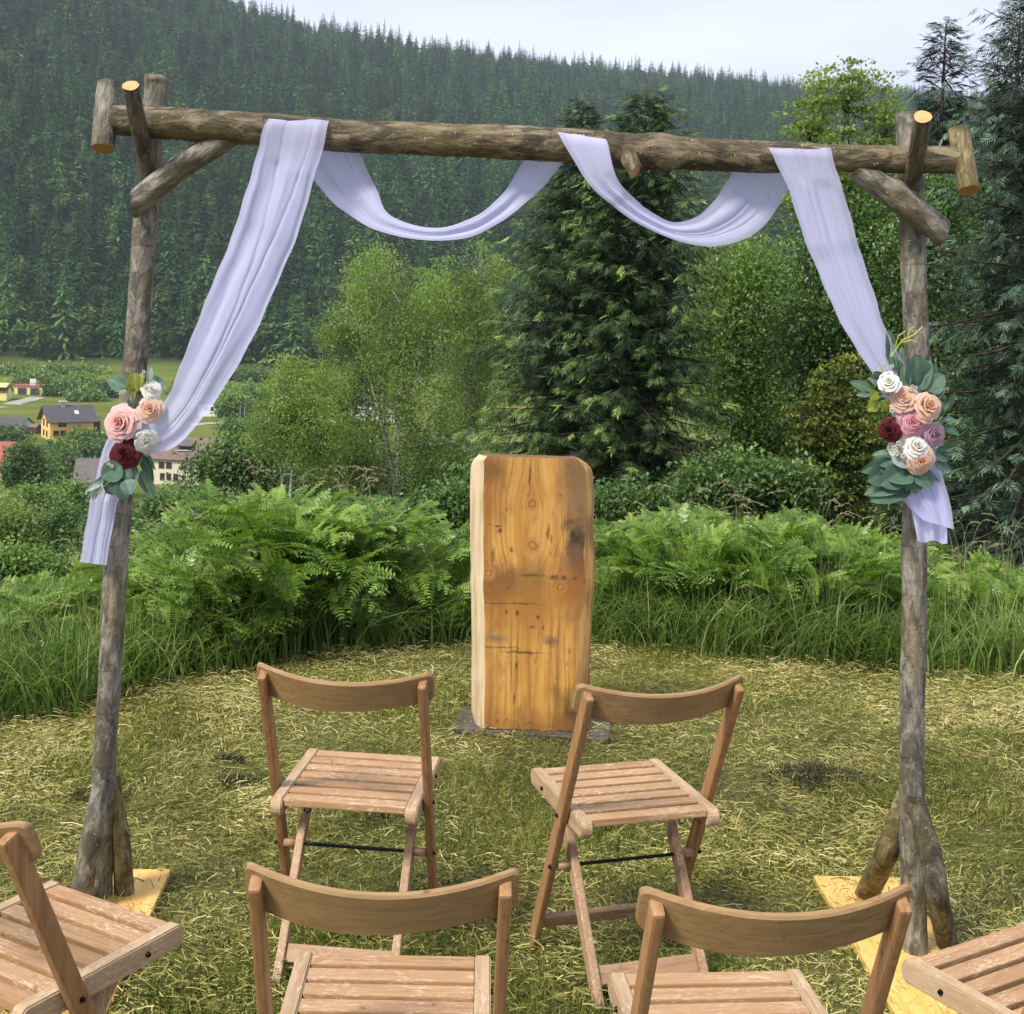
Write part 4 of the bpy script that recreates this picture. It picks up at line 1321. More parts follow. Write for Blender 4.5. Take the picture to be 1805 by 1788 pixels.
# small dark heaps of wet clippings
M_CLIP = mat_leaf("wet_clippings", [(0.0, (0.018, 0.02, 0.008)), (0.6, (0.05, 0.055, 0.018)), (1.0, (0.12, 0.12, 0.04))], 0.1, 0.6)
for px_, py_, rad, lab in ((1440, 1378, .17, "dark heap of wet grass clippings right of the back chairs"), (405, 1342, .05, "small dark clump of wet clippings near the left post"),
                           (418, 1385, .09, "flat dark patch of wet clippings beside the left back chair"), (1545, 1185, .10, "small dark clod in the hay band near the right post"), (170, 1408, .09, "dark clippings at the foot strut of the left post")):
    p = gp(px_, py_)
    n = 1500 if rad > .1 else 500
    a = r3.uniform(0, 6.28, n); rr = r3.random(n) ** .7 * rad * (.55 + .9 * vnoise(np.cos(a) * 2 + px_, np.sin(a) * 2, 1.0, 3))
    X = np.cos(a) * rr * 1.4; Y = np.sin(a) * rr * .8
    hgt_ = rad * .35 * np.clip(1 - (rr / rad) ** 2, 0, 1)
    A = Acc()
    A.add(*blades(np.stack([X, Y, hgt_ * r3.random(n)], -1), r3.uniform(.008, .028, n), r3.uniform(.0010, .0024, n), r3.uniform(0, 6.28, n), r3.uniform(.6, 2.5, n), np.clip(r3.normal(.4, .25, n), 0, 1), 2, 1))
    o = obj("clippings", A.mesh("clippings"), M_CLIP)
    o.location = p
    tag(o, lab, "clippings", "dark clumps on the lawn")

# ------------------------------------------------------------------ wooden slab on its board
sb = gp(935, 1296)
slab = empty("wooden_slab", (sb.x, sb.y, 0), R(0))
tag(slab, "upright live-edge slab of honey coloured wood standing as a lectern on the lawn", "wooden slab")
SW = wm(slab)
ks = sb.y / FPX          # metres per pixel at the slab
PH = (1296 - 805) * ks
# outline in pixels from top to bottom: left silhouette, left front edge, right front edge, right silhouette
SP = [(0.00, 843, 857, 1018, 1020), (0.012, 836, 850, 1022, 1032), (0.04, 828, 851, 1032, 1046), (.15, 826, 850, 1032, 1049), (.26, 827, 851, 1035, 1047), (.34, 827, 850, 1030, 1051), (.42, 828, 851, 1032, 1051), (.47, 826, 850, 1036, 1050), (.53, 828, 852, 1030, 1046), (.60, 829, 853, 1024, 1045),
      (.72, 829, 853, 1020, 1043), (.85, 828, 853, 1018, 1041), (.95, 827, 852, 1016, 1042), (1.0, 834, 853, 1018, 1040)]
SPa = np.array(SP)
q = np.linspace(0, 1, 60)
tilt = -.0 
LS, LF, RF, RS = [np.interp(q, SPa[:, 0], SPa[:, k]) for k in (1, 2, 3, 4)]
wob_ = lambda s, a: np.array([(vnoise(v * 9, s, 1.0, 5) - .5) * a for v in q])
LF = LF + wob_(1, 4); RF = RF + wob_(2, 5); LS = LS + wob_(3, 2.5); RS = RS + wob_(4, 2.5)
zz = PH * (1 - q)
cx = 935 + (q - 1) * 0
# lean of the slab follows the picture: top shifted by roll
to = lambda p: (p - 935) * ks - zz * .0324
TH = .085
rows = []
nf = 14
for k in range(60):
    row = [(to(LS)[k] + .012, TH), (to(LS)[k], TH * .62), (to(LS)[k] + .006, TH * .40), (to(LF)[k] - .018, .014)]
    fr = np.linspace(to(LF)[k], to(RF)[k], nf)
    row += [(v, .0025 * math.sin(7 * v + k * .2)) for v in fr]
    row += [(to(RS)[k] - .01, .018), (to(RS)[k], TH * .5), (to(RS)[k] - .012, TH)]
    rows.append([(a, b, zz[k] + .022) for a, b in row])
V = np.array(rows); m = V.shape[1]
i = (np.arange(59)[:, None] * m + np.arange(m)[None])
j = (np.arange(59)[:, None] * m + (np.arange(m)[None] + 1) % m)
F = np.stack([i, i + m, j + m, j], -1)
mi = np.zeros((59, m), int); mi[:, 0:4] = 1; mi[:, m - 4:m - 1] = 2; mi[:, m - 1] = 1
Fc = [list(range(m)), list(range(59 * m, 60 * m))[::-1]]
me = npmesh("slab_body", V.reshape(-1, 3), [F.reshape(-1, 4), np.array([Fc[0]]), np.array([Fc[1]])], None, True, np.concatenate([mi.ravel(), [3, 3]]))


def slab_px(px, py):
    """photo pixel -> slab object coordinates on its front face"""
    z_ = (1296 - py) * ks
    return ((px - 935) * ks - z_ * .0324, z_ + .022)


t = NT("slab_front_wood")
oc = t.coord()
sx = t.n('SeparateXYZ'); t.set(sx, 'Vector', oc)
OX, OZ = sx.outputs['X'], sx.outputs['Z']
ww_ = t.n('TexNoise', Scale=38.0, Detail=4.0, Roughness=.7)
t.set(ww_, 'Vector', oc)
wsep = t.n('SeparateXYZ'); t.set(wsep, 'Vector', ww_.outputs['Color'])
WX = t.math('ADD', OX, t.math('MULTIPLY', t.math('SUBTRACT', wsep.outputs['X'], .5), .022))
WZ = t.math('ADD', OZ, t.math('MULTIPLY', t.math('SUBTRACT', wsep.outputs['Y'], .5), .022))
wp = t.n('TexNoise', Scale=3.5, Detail=2.0)
t.set(wp, 'Vector', t.coord((1, 1, .5)))
# knots bend the grain around them
KN = [(937, 888, 15), (938, 962, 16), (860, 1015, 14), (988, 1036, 13)]
bendx = None
kn_mask = None
for (kx, ky, kr) in KN:
    x0, z0 = slab_px(kx, ky); r0 = kr * ks
    dx = t.math('SUBTRACT', OX, x0); dz = t.math('MULTIPLY', t.math('SUBTRACT', OZ, z0), .8)
    d2 = t.math('ADD', t.math('MULTIPLY', dx, dx), t.math('MULTIPLY', dz, dz))
    g = t.math('EXPONENT', t.math('MULTIPLY', d2, -1 / (2.6 * r0) ** 2))
    b_ = t.math('MULTIPLY', t.math('MULTIPLY', g, dx), -.75)
    bendx = b_ if bendx is None else t.math('ADD', bendx, b_)
gx = t.math('ADD', t.math('ADD', OX, bendx), t.math('MULTIPLY', t.math('SUBTRACT', wp.outputs['Fac'], .5), .05))
cv = t.n('CombineXYZ'); t.set(cv, 'X', gx); t.set(cv, 'Z', t.math('MULTIPLY', OZ, .035))
gr = t.n('TexNoise', Scale=75.0, Detail=5.0, Roughness=.6); t.set(gr, 'Vector', cv.outputs[0])
gr2 = t.n('TexNoise', Scale=24.0, Detail=3.0, Roughness=.5); t.set(gr2, 'Vector', cv.outputs[0])
c = t.ramp(gr2.outputs['Fac'], [(.28, (.34, .15, .03)), (.45, (.51, .265, .062)), (.6, (.59, .335, .092)), (.78, (.47, .225, .048))])
c = t.mix(t.ramp(gr.outputs['Fac'], [(.36, .8), (.52, 0.0)]), c, (.27, .115, .026))
bl = t.noise(t.coord((1, 1, .6)), 6, 4, .6)
c = t.mix(t.ramp(bl, [(.5, 0.0), (.72, .6)]), c, (.33, .135, .03))
bl2 = t.noise(t.coord((1, 1, .35), loc=(3, 0, 1)), 17, 5, .65)
c = t.mix(t.ramp(bl2, [(.52, 0.0), (.68, .7)]), c, (.22, .11, .042))
bl3 = t.noise(t.coord((1, 1, .25), loc=(6, 0, 4)), 30, 4, .65)
c = t.mix(t.ramp(bl3, [(.60, 0.0), (.72, .5)]), c, (.60, .40, .16))


def blob(px, py, rx, ry, soft=1.0, dist=1.2):
    x0, z0 = slab_px(px, py)
    nd = t.noise(t.coord((1, 1, 1), loc=(px * .01, 0, py * .01)), 16, 4, .65)
    nn_ = t.math('MULTIPLY', t.math('SUBTRACT', nd, .5), dist * 1.6)
    dx = t.math('DIVIDE', t.math('SUBTRACT', WX, x0), rx * ks); dz = t.math('DIVIDE', t.math('SUBTRACT', WZ, z0), ry * ks)
    d = t.math('SQRT', t.math('ADD', t.math('MULTIPLY', dx, dx), t.math('MULTIPLY', dz, dz)))
    return t.math('SUBTRACT', 1.0, t.math('DIVIDE', t.math('ADD', d, nn_), 1.0 + soft), clamp=True)


def stain(c, px, py, rx, ry, col, amt, soft=1.0, dist=1.2):
    return t.mix(t.math('MULTIPLY', blob(px, py, rx, ry, soft, dist), amt), c, col)


DKB = (.10, .055, .022)
c = stain(c, 862, 830, 16, 16, DKB, 1.4)
c = stain(c, 862, 850, 30, 60, (.27, .12, .03), .7)
c = stain(c, 1018, 840, 22, 60, (.18, .10, .04), 1.3)
c = stain(c, 1026, 930, 16, 120, (.20, .11, .05), 1.4)
c = stain(c, 1012, 940, 13, 26, (.04, .03, .02), 1.2, .7, 3.2)
c = stain(c, 1022, 958, 9, 22, (.05, .035, .02), 1.2, .7, 3.2)
c = stain(c, 1010, 968, 10, 9, (.10, .06, .03), 1.2, .7, 2.5)
c = stain(c, 1020, 985, 18, 18, (.16, .08, .04), 1.5)
c = stain(c, 870, 1040, 26, 34, (.20, .085, .025), 1.3)
c = stain(c, 903, 1030, 13, 18, (.13, .07, .03), 1.1)
c = stain(c, 940, 1040, 22, 38, (.25, .125, .04), 1.2)
c = stain(c, 1012, 1040, 26, 30, (.24, .10, .03), 1.2)
c = stain(c, 940, 1075, 70, 34, (.38, .17, .04), .8)
c = stain(c, 872, 1132, 20, 5, (.15, .13, .09), .8, 1.0, 1.8)
c = stain(c, 975, 1134, 14, 6, (.12, .075, .04), .8, .8, 2.4)
c = stain(c, 1015, 1280, 26, 40, (.09, .05, .025), 1.2)
c = stain(c, 940, 1290, 100, 18, (.26, .12, .035), .8)
c = stain(c, 862, 1270, 14, 60, (.28, .125, .035), .8)
# dark horizontal scratch of the old fixing, thin cracks
for (px, py, rx, ry) in ((936, 1016, 17, 2.0), (975, 1019, 7, 3.5), (994, 1018, 4, 3), (1014, 1019, 4, 3), (966, 940, 2.0, 14), (971, 950, 1.6, 9), (880, 938, 3, 3), (868, 980, 3, 8), (901, 971, 3, 4), (880, 1148, 30, 1.4), (925, 1156, 28, 1.4), (933, 838, 1.4, 22), (877, 930, 6, 1.6), (911, 1084, 2, 4), (938, 1110, 5, 2), (948, 1092, 3, 4), (892, 1084, 2, 3), (928, 1068, 26, .9), (875, 1068, 26, .9), (1004, 1150, 2, 4), (910, 1180, 2, 5), (905, 1240, 1.5, 10)):
    c = stain(c, px, py, rx * 1.1, ry * 1.1, (.06, .034, .016), .95, .6, 1.8)
sp = t.noise(t.coord((1, 1, .7)), 42, 3, .6)
c = t.mix(t.ramp(sp, [(.66, 0.0), (.74, .85)]), c, (.06, .03, .013))
# knots: dark ring, pale centre
for (kx, ky, kr) in KN:
    x0, z0 = slab_px(kx, ky); r0 = kr * ks
    dx = t.math('SUBTRACT', t.math('MULTIPLY_ADD', WX, .5, t.math('MULTIPLY', OX, .5)), x0); dz = t.math('SUBTRACT', t.math('MULTIPLY_ADD', WZ, .5, t.math('MULTIPLY', OZ, .5)), z0)
    d = t.math('DIVIDE', t.math('SQRT', t.math('ADD', t.math('MULTIPLY', dx, dx), t.math('MULTIPLY', dz, dz))), r0)
    nk = t.math('MULTIPLY', t.math('SUBTRACT', t.noise(oc, 34, 3), .5), .7)
    kc = t.ramp(t.math('MULTIPLY', t.math('ADD', d, nk), .5), [(0.0, (.44, .22, .06)), (.15, (.36, .16, .04)), (.23, (.20, .085, .025)), (.29, (.44, .22, .058)), (.38, (.34, .155, .04)), (.46, (.46, .235, .06)), (.52, (.42, .20, .05))])
    c = t.mix(t.ramp(t.math('ADD', d, nk), [(.62, 1.0), (1.0, 0.0)]), c, kc)
M_SLAB = t.done(t.bsdf(c, .38, gr.outputs['Fac'], .25, .003, .45))


def sapwood(name, a, b, d):
    t = NT(name)
    n1 = t.noise(t.coord((1, 1, .06)), 60, 5, .6)
    n2 = t.noise(t.coord((1, 1, .35)), 9, 4, .6)
    c = t.ramp(n1, [(.3, b), (.55, a)])
    c = t.mix(t.ramp(n2, [(.52, 0.0), (.72, .8)]), c, d)
    return t.done(t.bsdf(c, .6, n1, .35, .004))


M_SAP = sapwood("slab_sapwood_pale", (.56, .45, .30), (.40, .28, .15), (.36, .20, .08))
M_SAPR = sapwood("slab_sapwood_brown", (.46, .27, .10), (.27, .13, .045), (.18, .085, .035))
M_ENDW = mat_plain("slab_end_grain", (.16, .085, .04), .8, .3, 14)
me2 = me
me2.set_sharp_from_angle(angle=R(28))
o = obj("slab_body", me2, [M_SLAB, M_SAP, M_SAPR, M_ENDW], slab, SW)
bp0 = box_bm((0.01, .11, .008), (285 * ks, .30, .022), .003, 1, Matrix.Rotation(R(-7), 4, 'Z'))
M_OLD = mat_wood("weathered_board_dark", 0, (.085, .065, .05), (.035, .027, .022), (.16, .125, .10))
obj("base_board", bm_mesh("base_board", bp0), M_OLD, slab, SW)
# ------------------------------------------------------------------ log arch
M_BARK = mat_bark("bark_grey_post", (.19, .172, .138), (.062, .055, .044), (.33, .305, .25), 1.0)
M_BARKB = mat_bark("bark_brown_beam", (.105, .08, .045), (.032, .024, .016), (.25, .205, .125), .9, .5)
M_BARKD = mat_bark("bark_dark_strut", (.095, .078, .056), (.04, .032, .024), (.19, .16, .12), .9)
M_BARKY = mat_bark("bark_olive_strut", (.16, .12, .05), (.06, .045, .02), (.30, .25, .14), .7)
M_CUT = mat_cut("cut_end_fresh", (.62, .40, .18), (.50, .28, .10))
M_CUTO = mat_cut("cut_end_orange", (.46, .24, .08), (.33, .15, .04))
M_STUB = mat_cut("cut_stub_pink", (.55, .33, .24), (.40, .20, .13))


def pdep(px):
    """distance of the posts' plane"""
    return float(np.interp(px, [178, 1612], [gp(178, 1592).y, gp(1612, 1690).y]))


p0 = gp(895, 1640)
arch = empty("wooden_arch", (p0.x, pdep(895), 0))
tag(arch, "rustic arch of bark-covered logs standing in front of the slab", "arch")
AW = wm(arch)


def log(name, pts, rad, mat, parent=arch, cuts=(M_CUT, M_CUT), seed=0, n=18, rough=.05, nodes_=(), slant0=None, slant1=None, label=None):
    """pts: world points; local z runs along the log so the bark follows it"""
    pts = [Vector(p) for p in pts]
    z = (pts[-1] - pts[0]).normalized()
    x = Vector((0, 1, 0)).cross(z)
    x = x.normalized() if x.length > 1e-3 else Vector((1, 0, 0))
    y = z.cross(x)
    M = Matrix((x, y, z)).transposed().to_4x4(); M.translation = pts[0]
    L = np.array([M.inverted() @ p for p in pts])
    k = max(30, int((pts[-1] - pts[0]).length / .02))
    tt = np.linspace(0, 1, len(L)); q = np.linspace(0, 1, k)
    C = np.stack([np.interp(q, tt, L[:, i]) for i in range(3)], -1)
    if len(L) > 2:   # smooth the bends
        for _ in range(int(k / 8)):
            C[1:-1] = .25 * C[:-2] + .5 * C[1:-1] + .25 * C[2:]
    rr = np.interp(q, np.linspace(0, 1, len(rad)), rad)
    a = np.arange(n) / n * 2 * np.pi
    s_ = C[:, 2]
    nz = fbm(np.cos(a)[None] * .9 + seed * 3.1, s_[:, None] * 6 + np.sin(a)[None] * .9, .5, 7)
    nz2 = fbm(np.cos(a)[None] * .5 + seed * 1.7, s_[:, None] * 25 + np.sin(a)[None] * .5, .5, 8)
    r_ = rr[:, None] * (1 + (nz - .5) * rough * 4 + (nz2 - .5) * rough * 1.2)
    for (qz, az_, h_) in nodes_:   # branch swellings
        r_ = r_ + rr[:, None] * h_ * np.exp(-((q[:, None] - qz) * (k * .02) / .05) ** 2) * np.exp(-((np.angle(np.exp(1j * (a[None] - az_)))) / .7) ** 2)
    V = np.stack([C[:, 0:1] + r_ * np.cos(a), C[:, 1:2] + r_ * np.sin(a), np.broadcast_to(C[:, 2:3], r_.shape)], -1)
    if slant0 is not None: V[0, :, 2] += V[0, :, 0] * slant0[0] + V[0, :, 1] * slant0[1]
    if slant1 is not None: V[-1, :, 2] += V[-1, :, 0] * slant1[0] + V[-1, :, 1] * slant1[1]
    i = np.arange(k - 1)[:, None] * n; j = np.arange(n)[None]
    F = np.stack([i + j, i + (j + 1) % n, i + n + (j + 1) % n, i + n + j], -1).reshape(-1, 4)
    VV = V.reshape(-1, 3)
    e0 = V[0].mean(0); e1 = V[-1].mean(0)
    VV = np.concatenate([VV, V[0] * 1.0, V[-1] * 1.0, [e0], [e1]])
    b0 = k * n; b1 = b0 + n; c0 = b1 + n; c1 = c0 + 1
    T0 = np.array([[c0, b0 + (m + 1) % n, b0 + m] for m in range(n)]); T1 = np.array([[c1, b1 + m, b1 + (m + 1) % n] for m in range(n)])
    me = npmesh(name, VV, [F, T0, T1], None, True, np.concatenate([np.zeros(len(F), int), np.full(n, 1), np.full(n, 2)]))
    o = obj(name, me, [mat, cuts[0], cuts[1]], parent, M)
    if label: o['label'] = label
    return o


def pl(lst, dy=0.0, base=pdep):
    return [at(x, y, base(x) + dy - (0 if len(q) == 0 else q[0])) for (x, y, *q) in lst]


RP = .0345
# posts
log("post", pl([(176, 1600), (184, 1350), (199, 1100), (211, 900), (239, 640), (256, 400), (265, 250), (275, 165), (277, 134)]), [.033, .0315, .0315, .0315, .0325, .0325, .032, .033, .0345], M_BARK, seed=1, cuts=(M_CUTO, M_CUTO), nodes_=[(.3, 4, .15), (.45, 5.2, .12), (.62, 4.5, .14), (.97, 5, .2)])
log("post", pl([(1614, 1692), (1608, 1500), (1606, 1300), (1611, 1100), (1612, 900), (1616, 620), (1610, 450), (1604, 300), (1602, 199)]), [.034, .033, .0325, .0325, .0315, .0315, .032, .033, .0345], M_BARK, seed=2, cuts=(M_CUTO, M_CUTO), nodes_=[(.25, 4.4, .14), (.5, 5, .1), (.7, 4.2, .15), (.95, 5, .2)])


def bdep(px):
    return pdep(px) - .080


BL = [(203, 212), (300, 217), (400, 224), (600, 240), (800, 247), (1000, 257), (1100, 267), (1200, 271), (1350, 277), (1500, 279), (1600, 281), (1692, 283)]
beam = log("beam", [at(x, y, bdep(x)) for x, y in BL], [.040, .042, .044, .0415, .043, .044, .046, .042, .039, .034, .0345, .034], M_BARKB, seed=3, n=22, cuts=(M_CUTO, M_CUTO), nodes_=[(.21, 4.3, .2), (.42, 4.7, .12), (.61, 5.2, .35), (.60, 3.9, .3), (.92, 4.4, .2)])
log("branch_stub", [at(1108, 270, bdep(1108) - .02), at(1114, 290, bdep(1114) - .045), at(1121, 302, bdep(1121) - .052)], [.026, .022, .020], M_BARKB, beam, (M_STUB, M_STUB), 4, 12, slant1=(.5, -.1))
rdrop = np.random.default_rng(4)
dropm = None
M_DROP = NT("water_drop")
g_ = M_DROP.n('BsdfPrincipled', Roughness=.02); M_DROP.set(g_, 'Transmission Weight', 1.0); M_DROP.set(g_, 'IOR', 1.33)
M_DROP = M_DROP.done(g_.outputs[0])
for px_ in (672, 700, 720, 742, 783, 804, 811, 898, 1215, 1452, 648, 860):
    by = float(np.interp(px_, [b[0] for b in BL], [b[1] for b in BL])) + 28
    bm = bmesh.new(); bmesh.ops.create_uvsphere(bm, u_segments=8, v_segments=6, radius=.0038)
    for v in bm.verts: v.co.z *= 1.25
    o = obj("water_drop", bm_mesh("water_drop", bm, True), M_DROP, beam, Matrix.Translation(at(px_, by, bdep(px_))))

# short logs at the beam's ends, leaning props in front of it, braces and foot struts
fwd = lambda lst: [at(x, y, pdep(x) - d) for x, y, d in lst]
log("end_log", fwd([(190, 147, .06), (186, 190, .085), (181, 262, .125)]), [.0275, .029, .028], M_BARK, cuts=(M_CUTO, M_CUTO), seed=5)
log("end_log", fwd([(1690, 229, .06), (1697, 270, .085), (1708, 336, .125)]), [.027, .026, .027], M_BARKY, cuts=(M_CUTO, M_CUTO), seed=6)
log("prop_log", fwd([(230, 151, .245), (244, 220, .16), (263, 303, .045)]), [.0205, .022, .022], M_BARKD, cuts=(M_CUT, M_CUTO), seed=7)
log("prop_log", fwd([(1627, 206, .255), (1617, 270, .165), (1606, 335, .05)]), [.0205, .0215, .022], M_BARKD, cuts=(M_CUT, M_CUTO), seed=8)
log("brace", fwd([(240, 358, .06), (310, 300, .068), (393, 248, .075)]), [.034, .034, .030], M_BARK, cuts=(M_CUTO, M_CUTO), seed=9, slant0=(-.75, 0), slant1=(1.1, 0))
log("brace", fwd([(1510, 298, .075), (1580, 346, .07), (1664, 412, .06)]), [.027, .035, .034], M_BARK, cuts=(M_CUTO, M_CUTO), seed=10, slant0=(-.2, 0), slant1=(.3, 0), nodes_=[(.2, 4.5, .3), (.45, 4.2, .2)])
gpz = lambda x, y: gp(x, y, .012)
log("foot_strut", [at(180, 1376, pdep(181) - .055), at(164, 1462, pdep(170) - .10), gpz(138, 1606)], [.023, .028, .031], M_BARK, cuts=(M_BARK, M_CUTO), seed=11, slant0=(.4, .3))
log("foot_strut", [at(199, 1368, pdep(199) + .02), at(213, 1480, pdep(213) + .012), gpz(220, 1580)], [.020, .026, .028], M_BARKY, cuts=(M_BARKY, M_CUTO), seed=12)
log("foot_strut", [at(1592, 1405, pdep(1592) + .03), at(1565, 1500, pdep(1565) + .035), gpz(1526, 1580)], [.020, .031, .033], M_BARKY, cuts=(M_BARKY, M_CUTO), seed=13)
log("foot_strut", [at(1612, 1402, pdep(1612) - .045), at(1640, 1500, pdep(1640) - .09), at(1652, 1580, pdep(1650) - .12), gpz(1672, 1672)], [.022, .029, .030, .029], M_BARKD, cuts=(M_BARKD, M_CUTO), seed=14, slant0=(-.4, .3), nodes_=[(.5, 4.2, .2)])

# yellow shuttering boards under the posts
t = NT("board_yellow")
n1 = t.noise(t.coord((1, .12, 1)), 40, 4, .6); n2 = t.noise(t.coord(), 7, 4, .6); n3 = t.noise(t.coord((1, .2, 1), loc=(2, 2, 0)), 38, 2)
c = t.ramp(n1, [(.3, (.62, .36, .085)), (.7, (.74, .48, .15))])
c = t.mix(t.ramp(n2, [(.5, 0.0), (.7, .5)]), c, (.66, .45, .20))
c = t.mix(t.ramp(n3, [(.68, 0.0), (.74, .8)]), c, (.16, .09, .03))
M_BOARD = t.done(t.bsdf(c, .5, n1, .15, .002))


def board(corners, name="base_board"):
    """slab of plywood from its far edge pixels, running towards the camera"""
    (ax, ay), (bx, by), (cx_, cy_) = corners
    a, b, c_ = gp(ax, ay, .02), gp(bx, by, .02), gp(cx_, cy_, .02)
    u = (b - a); v = (c_ - a); v = v.normalized(); w = u.length
    u = u - v * u.dot(v); w = u.length; u.normalize()
    M = Matrix((u, v, Vector((0, 0, 1)) if u.cross(v).z > 0 else Vector((0, 0, -1)))).transposed().to_4x4()
    ln = .95
    ctr = a + u * w / 2 + v * ln / 2
    M.translation = Vector((ctr.x, ctr.y, .0125))
    return obj(name, bm_mesh(name, box_bm((0, 0, 0), (w, ln, .021), .002)), M_BOARD, arch, M)


board(((1434, 1545), (1586, 1548), (1520, 1690)))
board(((301, 1534), (150, 1538), (262, 1620)))

# ------------------------------------------------------------------ chiffon drape: one long cloth wound over the beam
t = NT("chiffon_white")
n1 = t.noise(t.coord(), 6, 3)
ccol = t.ramp(n1, [(.3, (.62, .63, .90)), (.7, (.68, .68, .94))])
d_ = t.n('BsdfDiffuse'); t.set(d_, 'Color', ccol)
tr_ = t.n('BsdfTranslucent'); t.set(tr_, 'Color', ccol)
tp_ = t.n('BsdfTransparent')
m1 = t.n('MixShader', Fac=.42); t.t.links.new(d_.outputs[0], m1.inputs[1]); t.t.links.new(tr_.outputs[0], m1.inputs[2])
wv = t.n('Attribute', {'attribute_name': 'var'}).outputs['Fac']
m2 = t.n('MixShader'); t.set(m2, 'Fac', t.ramp(wv, [(0.0, .05), (1.0, .55)]))
t.t.links.new(m1.outputs[0], m2.inputs[1]); t.t.links.new(tp_.outputs[0], m2.inputs[2])
M_CHIF = t.done(m2.outputs[0])

FR, TP, BK = -.050, 0.0, .052     # in front of, above, behind the beam axis
# (Ax, Ay, Bx, By, offset from beam axis, sheerness)
DR = [(140, 991, 187, 997, .020, .25), (150, 930, 199, 932, .015, .25), (160, 880, 211, 880, .010, .2), (173, 820, 226, 830, .005, .1), (187, 775, 247, 802, .004, .05), (216, 742, 263, 803, .004, .05), (281, 719, 318, 779, -.006, .2),
      (322, 637, 393, 685, -.012, .3), (358, 545, 443, 598, -.02, .2), (395, 455, 490, 500, -.03, .15), (430, 350, 531, 400, -.042, .1), (449, 276, 557, 310, -.050, .15), (461, 232, 571, 255, -.052, .4), (470, 212, 578, 222, -.043, .4), (478, 203, 584, 211, -.005, .3),
      (500, 215, 600, 224, .042, .3), (524, 245, 618, 248, .052, .3), (545, 305, 632, 272, .050, .3), (572, 340, 648, 305, .045, .3), (602, 370, 664, 338, .035, .15), (655, 402, 687, 379, .02, .05), (712, 418, 738, 399, .01, 0), (770, 424, 788, 400, .005, 0), (830, 417, 838, 381, .01, .05),
      (880, 393, 872, 355, .022, .08), (930, 355, 900, 320, .038, .12), (972, 314, 922, 284, .05, .2), (1005, 275, 942, 258, .054, .3), (1040, 246, 962, 238, .045, .3),
      (1062, 237, 975, 229, -.004, .12), (1070, 250, 985, 238, -.046, .1), (1078, 275, 1003, 268, -.054, .06), (1086, 308, 1034, 318, -.052, .06), (1108, 340, 1072, 357, -.04, .05), (1142, 370, 1120, 391, -.02, .05),
      (1188, 392, 1180, 419, 0, .05), (1232, 380, 1242, 434, .01, .25), (1263, 350, 1300, 426, .022, .3), (1283, 322, 1350, 396, .036, .3), (1298, 296, 1388, 340, .05, .3), (1320, 270, 1412, 290, .055, .4), (1338, 258, 1440, 262, .045, .4),
      (1350, 254, 1462, 255, -.004, .4), (1357, 265, 1469, 270, -.043, .5), (1367, 285, 1475, 292, -.050, .35), (1388, 335, 1487, 335, -.050, .15), (1420, 430, 1509, 415, -.040, .1), (1460, 525, 1534, 500, -.03, .1), (1500, 600, 1557, 572, -.02, .1), (1543, 668, 1592, 640, -.005, .1), (1575, 735, 1632, 712, .01, .1),
      (1590, 815, 1650, 795, .012, .1), (1590, 868, 1662, 838, .004, .3), (1600, 892, 1674, 880, -.004, .45), (1626, 917, 1684, 934, -.012, .5)]
DRa = np.array(DR, float)


def cat(P, m):
    """Catmull-Rom through rows of P, m steps per span"""
    P = np.concatenate([[2 * P[0] - P[1]], P, [2 * P[-1] - P[-2]]])
    out = []
    for i in range(1, len(P) - 2):
        tq = np.linspace(0, 1, m, endpoint=False)[:, None]
        a, b, c_, d = P[i - 1], P[i], P[i + 1], P[i + 2]
        out.append(.5 * ((2 * b) + (-a + c_) * tq + (2 * a - 5 * b + 4 * c_ - d) * tq ** 2 + (-a + 3 * b - 3 * c_ + d) * tq ** 3))
    return np.concatenate(out + [P[-2:-1]])


